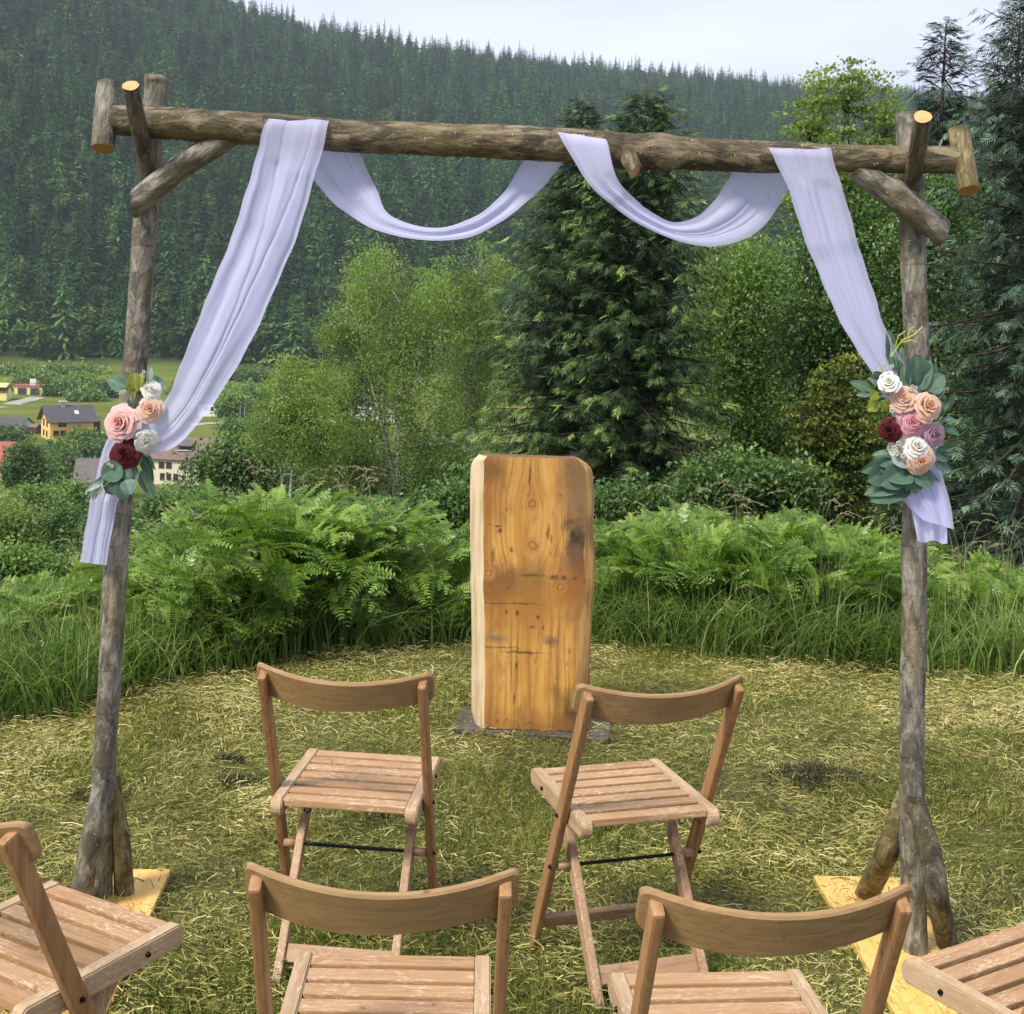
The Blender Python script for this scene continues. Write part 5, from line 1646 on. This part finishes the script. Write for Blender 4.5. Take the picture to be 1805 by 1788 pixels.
SD = cat(DRa, 7)
nS, nA = len(SD), 56
w_ = np.linspace(0, 1, nA)
V = np.zeros((nS, nA, 3)); AT = np.zeros((nS, nA))
arc = np.cumsum(np.concatenate([[0], np.hypot(np.diff((SD[:, 0] + SD[:, 2]) / 2), np.diff((SD[:, 1] + SD[:, 3]) / 2))])) / 100
for s in range(nS):
    ax, ay, bx, by, off, she = SD[s]
    wid_px = math.hypot(bx - ax, by - ay)
    ax += .8 * math.sin(arc[s] * 4.1) + .8 * math.sin(arc[s] * 9.3); bx += .8 * math.sin(arc[s] * 3.7 + 1) + .8 * math.sin(arc[s] * 8.1 + 2)
    amp = (.0075 * min(1.0, (wid_px / 95)) + .002) * (.45 if abs(ay - np.interp(ax, [b[0] for b in BL], [b[1] for b in BL])) < 42 else 1.0)
    if -.035 < off < .035 and ay < 262 and amp < .006: amp = .003
    ph = arc[s]
    wv_ = w_ + .018 * np.sin(w_ * 17 + ph * .9)
    fold = np.sin(w_ * 10 + 1.2 * np.sin(ph * .4) + .15 * ph) * .6 + np.sin(w_ * 17 + 2.1 * np.sin(ph * .3 + 1)) * .26 + np.sin(w_ * 5 - ph * .2) * .45 + .06 * np.sin(w_ * 41 + 3 * np.sin(ph * .6)) + .35 * (fbm(w_ * 2.2 + ph * .10, np.full(nA, ph * .8), .8, 23) - .5)
    crease = np.exp(-((w_ - (.42 + .12 * math.sin(ph * .45))) / .018) ** 2) * .5 + np.exp(-((w_ - (.68 + .1 * math.sin(ph * .6 + 2))) / .014) ** 2) * .4
    fold = fold * (.7 + .6 * (fbm(w_ * 3, np.full(nA, ph), 1.0, 17) - .5)) - crease
    edge_in = np.minimum(1, np.minimum(w_, 1 - w_) * 9 + .35)
    for k in range(nA):
        px_ = ax + (bx - ax) * wv_[k]; py_k = ay + (by - ay) * wv_[k]
        dd = bdep(px_) + off * (1.13 if abs(off) > .038 else 1.0) - amp * fold[k] * edge_in[k] + (.0 if abs(off) > .03 else 0)
        V[s, k] = at(px_, py_k, dd)
    AT[s] = np.clip(she + (fbm(w_ * 4 + ph * .2, np.full(nA, ph * .6), 1.2, 19) - .5) * .4 + .30 * np.clip((w_ - .86) / .06, 0, 1) + .2 * np.clip((.08 - w_) / .04, 0, 1), 0, 1)
i = (np.arange(nS - 1)[:, None] * nA + np.arange(nA - 1)[None]).ravel()
me = npmesh("chiffon_drape", V.reshape(-1, 3), np.stack([i, i + 1, i + nA + 1, i + nA], -1), AT.ravel(), True)
drape = obj("chiffon_drape", me, M_CHIF)
tag(drape, "sheer white chiffon cloth wound over the beam in two swags and two tails", "drape")

# second layer of the short tail, hanging below the slanted hem
LY = cat(np.array([(1598, 840, 1650, 830, .022, .1), (1602, 880, 1662, 870, .018, .1), (1612, 925, 1668, 915, .012, .15), (1618, 954, 1670, 957, .008, .2)], float), 8)
V = np.zeros((len(LY), 30, 3)); AT = np.zeros((len(LY), 30))
for s in range(len(LY)):
    for k, q in enumerate(np.linspace(0, 1, 30)):
        x_ = LY[s, 0] + (LY[s, 2] - LY[s, 0]) * q; y_ = LY[s, 1] + (LY[s, 3] - LY[s, 1]) * q + 2.5 * math.sin(q * 9)
        V[s, k] = at(x_, y_, bdep(x_) + LY[s, 4] - .008 * math.sin(q * 13 + s * .05))
        AT[s, k] = LY[s, 5]
i = (np.arange(len(LY) - 1)[:, None] * 30 + np.arange(29)[None]).ravel()
obj("tail_layer", npmesh("tail_layer", V.reshape(-1, 3), np.stack([i, i + 1, i + 31, i + 30], -1), AT.ravel(), True), M_CHIF, drape)

# ------------------------------------------------------------------ bouquets
def petal_mat(name, base, edge, deep):
    t = NT(name)
    a = t.n('Attribute', {'attribute_name': 'var'}).outputs['Fac']
    c = t.ramp(a, [(0.0, deep), (.45, base), (1.0, edge)])
    b = t.bsdf(c, .6, spec=.2)
    tr = t.n('BsdfTranslucent'); t.set(tr, 'Color', c)
    m = t.n('MixShader', Fac=.38); t.t.links.new(b, m.inputs[1]); t.t.links.new(tr.outputs[0], m.inputs[2])
    return t.done(m.outputs[0])


PM = {'blush': petal_mat("petal_blush", (.72, .42, .40), (.80, .60, .58), (.70, .26, .17)),
      'peach': petal_mat("petal_peach", (.76, .50, .37), (.80, .62, .52), (.68, .33, .20)),
      'pink': petal_mat("petal_pink", (.70, .33, .40), (.78, .48, .52), (.74, .36, .27)),
      'mauve': petal_mat("petal_mauve", (.50, .30, .40), (.62, .43, .52), (.30, .12, .20)),
      'wine': petal_mat("petal_burgundy", (.085, .012, .018), (.14, .025, .03), (.03, .004, .007)),
      'white': petal_mat("petal_white", (.74, .74, .68), (.80, .80, .78), (.62, .64, .50))}


def rose_mesh(seed, n=26, open_=1.0):
    r = np.random.default_rng(seed)
    A = Acc()
    NU, NV = 9, 8
    for i in range(n):
        f = i / (n - 1)
        th = i * 2.399 + r.normal(0, .12)
        r0 = .05 + .22 * f; r1 = (.07 + .93 * f ** 1.1) * (1 if f < .8 else open_) * r.uniform(.94, 1.06)
        h = .80 - .38 * f ** 1.5 + r.normal(0, .02)
        W = 1.35 - .62 * f
        u, v = np.meshgrid(np.linspace(-1, 1, NU), np.linspace(0, 1, NV))
        wv = (.35 + .65 * np.sin(np.minimum(1, v * 1.15) * 1.57)) * np.where(v > .8, 1 - (v - .8) * 1.3, 1)
        ang = th + u * W * wv
        curl = np.clip(v - .62, 0, 1) / .38
        spiral = 1 - .10 * (u + 1) * (1 - f)
        rr = (r0 + (r1 - r0) * v ** (.55 + .5 * (1 - f))) * spiral + curl ** 2 * (.04 + .10 * f) + .03 * np.sin(u * 5 + i) * curl * f
        zz_ = h * np.sin(v * 1.45) - curl ** 2 * (.02 + .13 * f) - .05 * u * u * v + .018 * np.sin(u * 7 + i * 2) * curl
        V = np.stack([np.cos(ang) * rr, np.sin(ang) * rr, zz_ - .25 * f], -1).reshape(-1, 3)
        ii_ = (np.arange(NV - 1)[:, None] * NU + np.arange(NU - 1)[None]).ravel()
        A.add(V, np.stack([ii_, ii_ + 1, ii_ + NU + 1, ii_ + NU], -1), np.clip(.12 + .35 * f + .5 * v ** 2 * (.35 + .65 * f) + r.normal(0, .02), 0, 1).ravel())
    # receptacle under the petals
    th = np.linspace(0, 6.28, 13)[:-1]
    V = [[0, 0, .35]] + [[math.cos(a) * .45, math.sin(a) * .45, .05] for a in th] + [[math.cos(a) * .3, math.sin(a) * .3, -.35] for a in th]
    A.add(V, [[0, 1 + k, 1 + (k + 1) % 12] for k in range(12)], .02)
    A.add(V, [[1 + k, 13 + k, 13 + (k + 1) % 12, 1 + (k + 1) % 12] for k in range(12)], .02)
    return A.mesh("rose", True)


def orient(p, nrm, roll=0.0, s=1.0):
    n = Vector(nrm).normalized()
    q = n.to_track_quat('Z', 'Y')
    return Matrix.Translation(p) @ q.to_matrix().to_4x4() @ Matrix.Rotation(roll, 4, 'Z') @ Matrix.Scale(s, 4)


def leaf_mesh(seed, round_=.5):
    """eucalyptus leaf of unit length along +y, seen along +z"""
    r = np.random.default_rng(seed)
    A = Acc()
    NV, NU = 9, 7
    v, u = np.meshgrid(np.linspace(0, 1, NV), np.linspace(-1, 1, NU), indexing='ij')
    wdt = round_ * np.sin(np.pi * v ** (.78)) ** (.62 if round_ > .35 else .9) * .5 * 1.05
    x = u * wdt
    z = .10 * np.abs(u) * wdt * 2 + .16 * (v - .5) ** 2 * -1 + .012 * np.sin(v * 9 + u * 3 + seed)
    V = np.stack([x, v, z], -1).reshape(-1, 3)
    i = (np.arange(NV - 1)[:, None] * NU + np.arange(NU - 1)[None]).ravel()
    A.add(V, np.stack([i, i + 1, i + NU + 1, i + NU], -1), np.clip(.40 + .42 * (np.abs(u) < .1) + .10 * np.sin(v * 34 - np.abs(u) * 9) + .12 * (np.abs(u) > .9) + r.normal(0, .04, u.shape), 0, 1).ravel())
    return A.mesh("leaf", True)


M_EUC = mat_leaf("eucalyptus_leaf", [(0, (.05, .105, .075)), (.5, (.095, .175, .125)), (1, (.17, .26, .20))], .2, .5, objrand=.5)
M_EUCL = mat_leaf("lime_leaf", [(0, (.12, .16, .02)), (.5, (.22, .26, .04)), (1, (.33, .36, .09))], .3, .5, objrand=.4)
M_EUCP = mat_leaf("pale_leaf", [(0, (.20, .28, .26)), (.5, (.30, .38, .36)), (1, (.42, .48, .46))], .25, .55)
M_STEM = mat_plain("flower_stem", (.16, .22, .05), .6)
M_YTW = mat_plain("yellow_twig", (.42, .42, .04), .6)
LEAFM_ = {'r': leaf_mesh(1, .86), 'o': leaf_mesh(2, .62), 'n': leaf_mesh(3, .40), 's': leaf_mesh(4, .26)}
ROSE = [rose_mesh(31), rose_mesh(32, 22, .92), rose_mesh(33, 30, 1.05), rose_mesh(34, 20, .9)]
for m_ in LEAFM_.values(): m_.materials.append(M_EUC)


def bouquet(label, px, py, roses, leaves, extra):
    b0 = at(px, py, pdep(px) - .06)
    e = empty("flower_bouquet", b0)
    tag(e, label, "bouquet", "flower bouquets tied to the posts")
    W = wm(e)
    rr = np.random.default_rng(int(px))
    for k, (x, y, d, kind, nx, nz_, lab) in enumerate(roses):
        yd = pdep(px) - .115 - (.012 if k % 2 else 0) - (.014 if 'bottom' in lab else 0)
        p = at(x, y, yd)
        me = ROSE[k % 4].copy(); me.materials.clear() if me.materials else None
        me.materials.append(PM[kind])
        s = d * .56 * yd / FPX / 1.02
        o = obj("rose", me, PM[kind], e, orient(p + Vector((0, .02, 0)), (nx, -1, nz_), rr.random() * 6.28, s))
        o['label'] = lab
        tb = npmesh("stem", *tube([p + Vector((0, .02, 0)), p + Vector((0, .05, -.01)), b0 + Vector((0, .02, rr.uniform(-.02, .02)))], [.003, .003, .003], 5))
        obj("stem", tb, M_STEM, e, Matrix.Identity(4))
    for (x0, y0, x1, y1, kind, mat, dz) in leaves:
        # from the leaf's foot to its tip in the photograph
        yd = pdep(px) - .075 - dz
        a, b = at(x0, y0, yd), at(x1, y1, yd - rr.uniform(-.012, .02))
        ydir = b - a; L = ydir.length; ydir.normalize()
        n = Vector((rr.normal(0, .28), -1, rr.normal(.25, .28))); zdir = (n - ydir * n.dot(ydir)).normalized(); xdir = ydir.cross(zdir)
        M = Matrix((xdir, ydir, zdir)).transposed().to_4x4() @ Matrix.Scale(L, 4); M.translation = a
        me = LEAFM_[kind]
        if mat != M_EUC:
            me = me.copy(); me.materials.clear(); me.materials.append(mat)
        obj("leaf", me, mat, e, M)
    for (pts, mat, nm, w) in extra:
        P = [at(x, y, pdep(px) - .08 - dz) for x, y, dz in pts]
        obj(nm, npmesh(nm, *tube(P, [w] * len(P), 5)), mat, e, Matrix.Identity(4))
    return e, W, rr


def sprig(e, px, spots, mat, name, size=.006, dz=.10):
    """small filler blossoms or buds at given pixels"""
    bm = bmesh.new()
    for (x, y) in spots:
        p = at(x, y, pdep(px) - dz)
        for k in range(5):
            a = k * 1.257
            q = p + Vector((math.cos(a) * size * .8, -.002, math.sin(a) * size * .8))
            bmesh.ops.create_icosphere(bm, subdivisions=1, radius=size * .55, matrix=Matrix.Translation(q))
    o = obj(name, bm_mesh(name, bm, True), mat, e, Matrix.Identity(4))
    o['kind'] = 'stuff'
    return o


E_ = M_EUC
bl_, _, _ = bouquet("small bouquet with one large blush rose over the long cloth tail", 235, 760,
    [(213, 748, 62, 'blush', -.25, .25, "blush pink rose, the largest of its bouquet"), (261, 724, 47, 'peach', .2, .25, "peach rose at the top of its bouquet"), (218, 801, 50, 'wine', -.1, .1, "dark burgundy rose"), (253, 779, 42, 'white', .35, -.3, "creamy white rose half turned away"), (264, 690, 34, 'white', .3, .5, "white blossom peeping over the peach rose")],
    [(226, 684, 190, 668, 'r', E_, .01), (257, 678, 292, 676, 'r', E_, .01), (262, 674, 266, 646, 'n', M_EUCP, .02), (240, 692, 236, 656, 'r', M_EUCL, .025), (233, 680, 222, 690, 'o', M_EUCL, .03), (243, 682, 255, 660, 'o', M_EUCL, .02), (237, 690, 235, 704, 'o', M_EUCL, .03),
     (230, 718, 226, 702, 'n', E_, .02), (245, 738, 236, 756, 'n', E_, 0), (215, 822, 178, 842, 'r', E_, .035), (218, 835, 186, 870, 'r', E_, .02), (222, 845, 232, 872, 'r', E_, .04), (206, 850, 226, 880, 'r', E_, .03), (215, 825, 232, 845, 'r', E_, .025), (232, 820, 250, 802, 'o', E_, .015), (232, 818, 243, 845, 'n', E_, .01),
     (185, 838, 150, 880, 's', E_, .02), (182, 850, 148, 868, 's', M_EUCP, .03), (180, 852, 162, 882, 'n', M_EUCP, .035), (250, 800, 270, 850, 'n', E_, 0), (248, 830, 272, 880, 'n', E_, .0), (244, 840, 258, 866, 'n', E_, .01), (262, 772, 285, 782, 's', E_, .005), (260, 800, 274, 830, 's', E_, .0)],
    [([(236, 720, 0), (240, 690, .01), (246, 660, .015)], M_STEM, "twig", .0015), ([(215, 835, .02), (190, 852, .03), (165, 875, .035)], M_STEM, "twig", .0013), ([(240, 830, .0), (256, 852, .005), (268, 876, .005)], M_STEM, "twig", .0013)])
sprig(bl_, 235, [(214, 692), (220, 690), (254, 656), (250, 662), (187, 812), (192, 818), (198, 822), (186, 806), (256, 682)], PM['white'], "filler_blossom", .0045, .11)
br_, _, _ = bouquet("large bouquet of peach, pink and mauve roses above the short cloth tail", 1605, 745,
    [(1596, 704, 48, 'peach', -.2, .3, "peach rose high in its bouquet"), (1637, 720, 55, 'peach', .3, .3, "pale peach rose with closed globe"), (1611, 747, 50, 'pink', 0, .1, "rosy pink rose in the middle of its bouquet"), (1573, 761, 42, 'wine', -.5, 0, "dark burgundy rose half hidden"), (1650, 768, 41, 'mauve', .4, -.05, "dusty mauve rose"),
     (1619, 793, 48, 'white', .1, .5, "white rose with ruffled petals"), (1625, 813, 47, 'peach', .1, -.1, "peach rose at the bottom of its bouquet"), (1572, 677, 40, 'white', -.4, .6, "white rose at the top of its bouquet"), (1588, 792, 34, 'white', -.4, .1, "white frilly blossom")],
    [(1580, 690, 1560, 655, 'n', E_, 0), (1590, 680, 1586, 634, 'n', E_, .01), (1600, 685, 1592, 642, 'n', E_, .02), (1612, 690, 1602, 630, 'n', E_, 0), (1618, 682, 1615, 625, 'r', E_, .01), (1622, 690, 1640, 632, 'n', E_, .01), (1630, 700, 1650, 638, 'n', E_, .0), (1634, 690, 1664, 660, 'r', E_, .015), (1650, 700, 1668, 682, 'n', E_, .01),
     (1574, 640, 1566, 580, 'n', E_, 0), (1580, 650, 1560, 612, 'n', E_, .01), (1576, 660, 1590, 610, 'n', E_, .0), (1540, 690, 1497, 672, 'n', E_, .01), (1548, 680, 1530, 665, 'n', E_, .02), (1560, 672, 1540, 656, 'o', E_, .0), (1535, 695, 1508, 696, 'n', E_, .02), (1545, 690, 1530, 716, 'n', E_, .01),
     (1546, 690, 1534, 704, 'r', M_EUCL, .03), (1548, 705, 1532, 722, 'r', M_EUCL, .03), (1556, 706, 1566, 724, 'r', M_EUCL, .03), (1552, 712, 1528, 724, 'o', M_EUCL, .02), (1570, 740, 1560, 755, 'n', E_, 0),
     (1662, 728, 1684, 692, 'n', E_, .0), (1658, 726, 1676, 698, 'n', E_, .01), (1662, 740, 1683, 738, 'n', E_, .01), (1664, 752, 1692, 766, 'n', E_, 0), (1668, 786, 1694, 778, 'o', E_, .005), (1652, 790, 1692, 800, 'n', E_, 0), (1650, 800, 1672, 812, 'o', E_, .01), (1648, 815, 1678, 830, 'n', E_, .0), (1640, 830, 1660, 850, 'o', E_, -.005),
     (1580, 800, 1536, 802, 'n', E_, .01), (1575, 812, 1516, 832, 'n', E_, .02), (1580, 815, 1540, 812, 'o', E_, .02), (1570, 825, 1530, 850, 'r', E_, .015), (1595, 830, 1552, 856, 'r', E_, .03), (1612, 838, 1560, 842, 'r', E_, .03), (1600, 850, 1522, 872, 'n', E_, .01), (1608, 858, 1532, 884, 'n', E_, .01), (1610, 832, 1598, 866, 'o', E_, .025), (1614, 830, 1645, 858, 'r', E_, .02), (1620, 838, 1612, 872, 'o', E_, .02), (1572, 806, 1602, 824, 'o', M_EUCP, .035)],
    [([(1600, 690, 0), (1580, 640, .01), (1568, 585, .01)], M_STEM, "twig", .0015), ([(1585, 700, .01), (1545, 692, .02), (1505, 676, .02)], M_STEM, "twig", .0015), ([(1600, 820, .02), (1560, 845, .02), (1525, 872, .015)], M_STEM, "twig", .0015), ([(1650, 760, 0), (1668, 722, 0), (1682, 695, 0)], M_STEM, "twig", .0014), ([(1645, 800, 0), (1670, 795, .005), (1692, 785, .005)], M_STEM, "twig", .0013),
     ([(1572, 628, .01), (1590, 600, .02), (1612, 590, .02), (1626, 576, .02)], M_YTW, "yellow_twig", .0018), ([(1578, 612, .01), (1584, 592, .02), (1596, 584, .02)], M_YTW, "yellow_twig", .0016), ([(1588, 604, .02), (1606, 600, .02), (1616, 604, .02)], M_YTW, "yellow_twig", .0016), ([(1600, 594, .02), (1604, 580, .02), (1612, 576, .02)], M_YTW, "yellow_twig", .0014)])
sprig(br_, 1605, [(1608, 682), (1614, 684), (1604, 686), (1558, 642), (1562, 648), (1550, 652), (1572, 646)], PM['white'], "filler_blossom", .0045, .11)
sprig(br_, 1605, [(1572, 724), (1580, 800), (1576, 790), (1584, 782), (1592, 804)], PM['white'], "filler_blossom", .006, .12)

# ------------------------------------------------------------------ folding chairs
WEAR = (.61, .51, .39)
CW = {
    'back': mat_wood("chair_back_wood", 0, (.275, .168, .072), (.18, .10, .04), (.36, .235, .115)),
    'post': mat_wood("chair_upright_wood", 2, (.30, .155, .065), (.19, .09, .035), (.40, .235, .115)),
    'slat': mat_wood("chair_slat_wood", 0, (.36, .205, .096), (.22, .115, .05), (.47, .295, .155), .85, WEAR),
    'rail': mat_wood("chair_rail_wood", 1, (.39, .265, .15), (.27, .165, .085), (.50, .36, .22), .7, WEAR),
    'leg': mat_wood("chair_leg_wood", 2, (.33, .19, .105), (.20, .105, .055), (.44, .29, .18), .8, WEAR),
    'bar': mat_wood("chair_bar_wood", 0, (.31, .185, .10), (.19, .10, .05), (.40, .26, .16), .5, WEAR),
}
M_BOLT = NT("dark_bolt_metal")
M_BOLT = M_BOLT.done(M_BOLT.bsdf((.02, .02, .022), .4, Metallic=.8))
cD, cw, yb, zt, wb, yf, yr, wl_, yp, zp, zs, wu = .379, .1863, -.2436, .795, .2211, .0993, -.2525, .1445, -.0443, .2777, .452, .1985


def chair_meshes():
    P = []
    hD = cD / 2
    top = Vector((0, yb, zt - .012)); foot = Vector((0, yf, 0)); up = (top - foot).normalized()
    # curved back board
    a = np.concatenate([-1 + np.array([0, .004, .012, .024, .044, .07]), np.linspace(-.9, .9, 19), 1 - np.array([.07, .044, .024, .012, .004, 0])]); n = len(a)
    rows = []
    hb, th = .088, .0075
    nrm = np.array([0, up.z, -up.y])
    for q in a:
        x = q * wb
        edge_ = max(0.0, abs(x) - (wb - .016)) / .016
        sh = .016 * (1 - math.sqrt(max(0, 1 - edge_ ** 2)))
        bow = -.062 * (1 - q * q)
        c0 = np.array(top) + np.array(up) * .014 + nrm * (.021 + th) + np.array([x, 0, 0]) + nrm * bow
        h1, h2 = -sh, -hb + sh + .004 * math.sin(q * 3)
        bv = .004
        ring = [(h1, -th + bv), (h1 - bv, -th), (h2 + bv, -th), (h2, -th + bv), (h2, th - bv), (h2 + bv, th), (h1 - bv, th), (h1, th - bv)]
        rows.append([c0 + np.array(up) * s_ + nrm * d for s_, d in ring])
    V = np.array(rows); m = 8
    i = np.arange(n - 1)[:, None] * m; j = np.arange(m)[None]
    F = np.stack([i + j, i + (j + 1) % m, i + m + (j + 1) % m, i + m + j], -1).reshape(-1, 4)
    me = npmesh("backrest", V.reshape(-1, 3), [F, np.array([list(range(m))]), np.array([list(range((n - 1) * m, n * m))[::-1]])], None, True)
    me.set_sharp_from_angle(angle=R(32))
    P.append(("backrest", me, 'back'))
    for s in (-1, 1):
        x = s * wu
        bm = stick_bm((x, foot.y, 0), (x, top.y, top.z), .021, .040, (1, 0, 0), .006, 2)
        P.append(("upright", bm_mesh("upright", bm), 'post'))
        # side rail with rounded ends
        bm = bmesh.new()
        pr = []
        hr = .046
        for k in range(9):
            tq = math.pi / 2 - k / 8 * math.pi
            pr.append((hD - .004 + math.cos(tq) * .016, zs - hr / 2 + math.sin(tq) * hr / 2))
        for k in range(9):
            tq = -math.pi / 2 - k / 8 * math.pi
            pr.append((-hD + .004 + math.cos(tq) * .016, zs - hr / 2 + math.sin(tq) * hr / 2))
        xi, xo = s * (cw - .030), s * cw
        A_ = [bm.verts.new((xi, q[0], q[1])) for q in pr]; B_ = [bm.verts.new((xo, q[0], q[1])) for q in pr]
        bm.faces.new(A_); bm.faces.new(B_[::-1])
        for k in range(len(pr)):
            bm.faces.new((A_[k], B_[k], B_[(k + 1) % len(pr)], A_[(k + 1) % len(pr)]))
        bmesh.ops.bevel(bm, geom=[e for e in bm.edges if abs(e.verts[0].co.x - e.verts[1].co.x) < 1e-6], offset=.003, segments=2, affect='EDGES')
        P.append(("seat_rail", bm_mesh("seat_rail", bm), 'rail'))
        # inner leg
        d = Vector((0, yp - yr, zp)).normalized()
        tp = Vector((s * wl_, yr, 0)) + d * ((zs - .035) / d.z)
        P.append(("leg", bm_mesh("leg", stick_bm((s * wl_, yr, 0), tp, .022, .036, (1, 0, 0), .004, 2)), 'leg'))
        # spacer between leg and upright, bolts
        bm = bmesh.new(); bmesh.ops.create_cone(bm, cap_ends=True, segments=12, radius1=.011, radius2=.011, depth=wu - wl_ - .022, matrix=Matrix.Translation((s * (wu + wl_) / 2, yp, zp)) @ Matrix.Rotation(R(90), 4, 'Y'))
        P.append(("spacer", bm_mesh("spacer", bm, True), 'bar'))
        tcross = (zs - .024) / zt
        ycross = foot.y + (top.y - foot.y) * tcross
        for (bx, by_, bz, nm) in ((s * (cw + .002), .10, zs - .024, "bolt"), (s * (wu + .0125), ycross, zs - .024, "bolt"), (s * (wu + .0125), yp, zp, "bolt")):
            bm = bmesh.new(); bmesh.ops.create_cone(bm, cap_ends=True, segments=12, radius1=.006, radius2=.0045, depth=.006, matrix=Matrix.Translation((bx, by_, bz)) @ Matrix.Rotation(R(90) * s, 4, 'Y'))
            P.append((nm, bm_mesh(nm, bm), None))
        # eye hook under the rear of the seat
        a_ = np.linspace(0, 2 * math.pi, 11)
        ring = np.stack([s * .10 + np.cos(a_) * .008, np.full(11, -hD + .03), zs - .036 + np.sin(a_) * .008], -1)
        P.append(("hook", npmesh("hook", *tube(ring, .0017, 5), None, True), None))
    ns, sw, gap = 7, .0408, .0142
    tot = ns * sw + (ns - 1) * gap
    for k in range(ns):
        y = hD - .002 - sw / 2 - k * (cD - .004 - sw) / (ns - 1)
        P.append(("slat", bm_mesh("slat", box_bm((0, y, zs - .011 - .0006), (2 * (cw - .0305), sw, .019), .003, 2)), 'slat'))
    d = Vector((0, yp - yr, zp)).normalized()

    def cross(y, z, w, hgt, th, tilt):
        return box_bm((0, y, z), (w, th, hgt), .003, 2, Matrix.Rotation(tilt, 4, 'X'))
    tl = math.atan2(d.y, d.z)
    q = Vector((0, yr, 0)) + d * (.062 / d.z); P.append(("crossbar", bm_mesh("crossbar", cross(q.y, q.z, 2 * wl_ - .022, .045, .018, -tl)), 'bar'))
    q = Vector((0, yr, 0)) + d * (.385 / d.z); P.append(("crossbar", bm_mesh("crossbar", cross(q.y, q.z, 2 * wl_ - .022, .040, .018, -tl)), 'bar'))
    tu = math.atan2(up.y, up.z)
    q = foot + up * (.085 / up.z); P.append(("crossbar", bm_mesh("crossbar", cross(q.y, q.z, 2 * wu - .021, .036, .018, -tu)), 'bar'))
    P.append(("rod", npmesh("rod", *tube([[-wl_, yp, zp], [0, yp, zp], [wl_, yp, zp]], .0045, 8), None, True), None))
    return P


CHM = chair_meshes()
cf = gp(1596, 1693, zs)
ff = gp(1805, 1625, zs)
thF = math.atan2(ff.y - cf.y, ff.x - cf.x)
cF = (cf.x + cw * math.cos(thF) + cD / 2 * math.sin(thF), cf.y + cw * math.sin(thF) - cD / 2 * math.cos(thF))
CHAIRS = [(-.368, 3.453, -.096, "wooden folding chair of the back pair, left of the slab"), (.323, 3.432, .306, "wooden folding chair turned slightly left in front of the slab, legs fully visible"),
          (-.188, 2.315, .021, "nearest folding chair seen square from behind, between the two back chairs' left legs"), (.425, 2.288, .103, "nearest folding chair standing in front of the right post's yellow board"),
          (-.882, 2.520, -.517, "folding chair cut off at the left edge, turned in towards the arch"), (cF[0], cF[1], thF, "folding chair cut off at the lower right corner, only slatted seat showing")]
for k, (x, y, th, lab) in enumerate(CHAIRS):
    e = empty("folding_chair", (x, y, 0.002), th)
    tag(e, lab, "chair", "folding chairs set out before the arch")
    for (nm, me, mk) in CHM:
        o = bpy.data.objects.new(nm, me)
        if not me.materials:
            me.materials.append(CW[mk] if mk else M_BOLT)
        link(o, e)

# ------------------------------------------------------------------ haze
t = NT("haze_air")
pv = t.n('VolumePrincipled', Density=HAZE_D, Anisotropy=0.2)
t.set(pv, 'Color', (.76, .90, 1.0))
t.t.links.new(pv.outputs[0], t.out.inputs['Volume'])
hz_top = float(max(zc.max() + 32, 60))
zmin = float(Zg.min()) - 1.0
hz = obj("haze", bm_mesh("haze", box_bm((0, 1330, (hz_top + zmin) / 2), (6800, 2800, hz_top - zmin))), t.m)
tag(hz, "thin bluish haze in the valley air", "haze", kind='stuff')
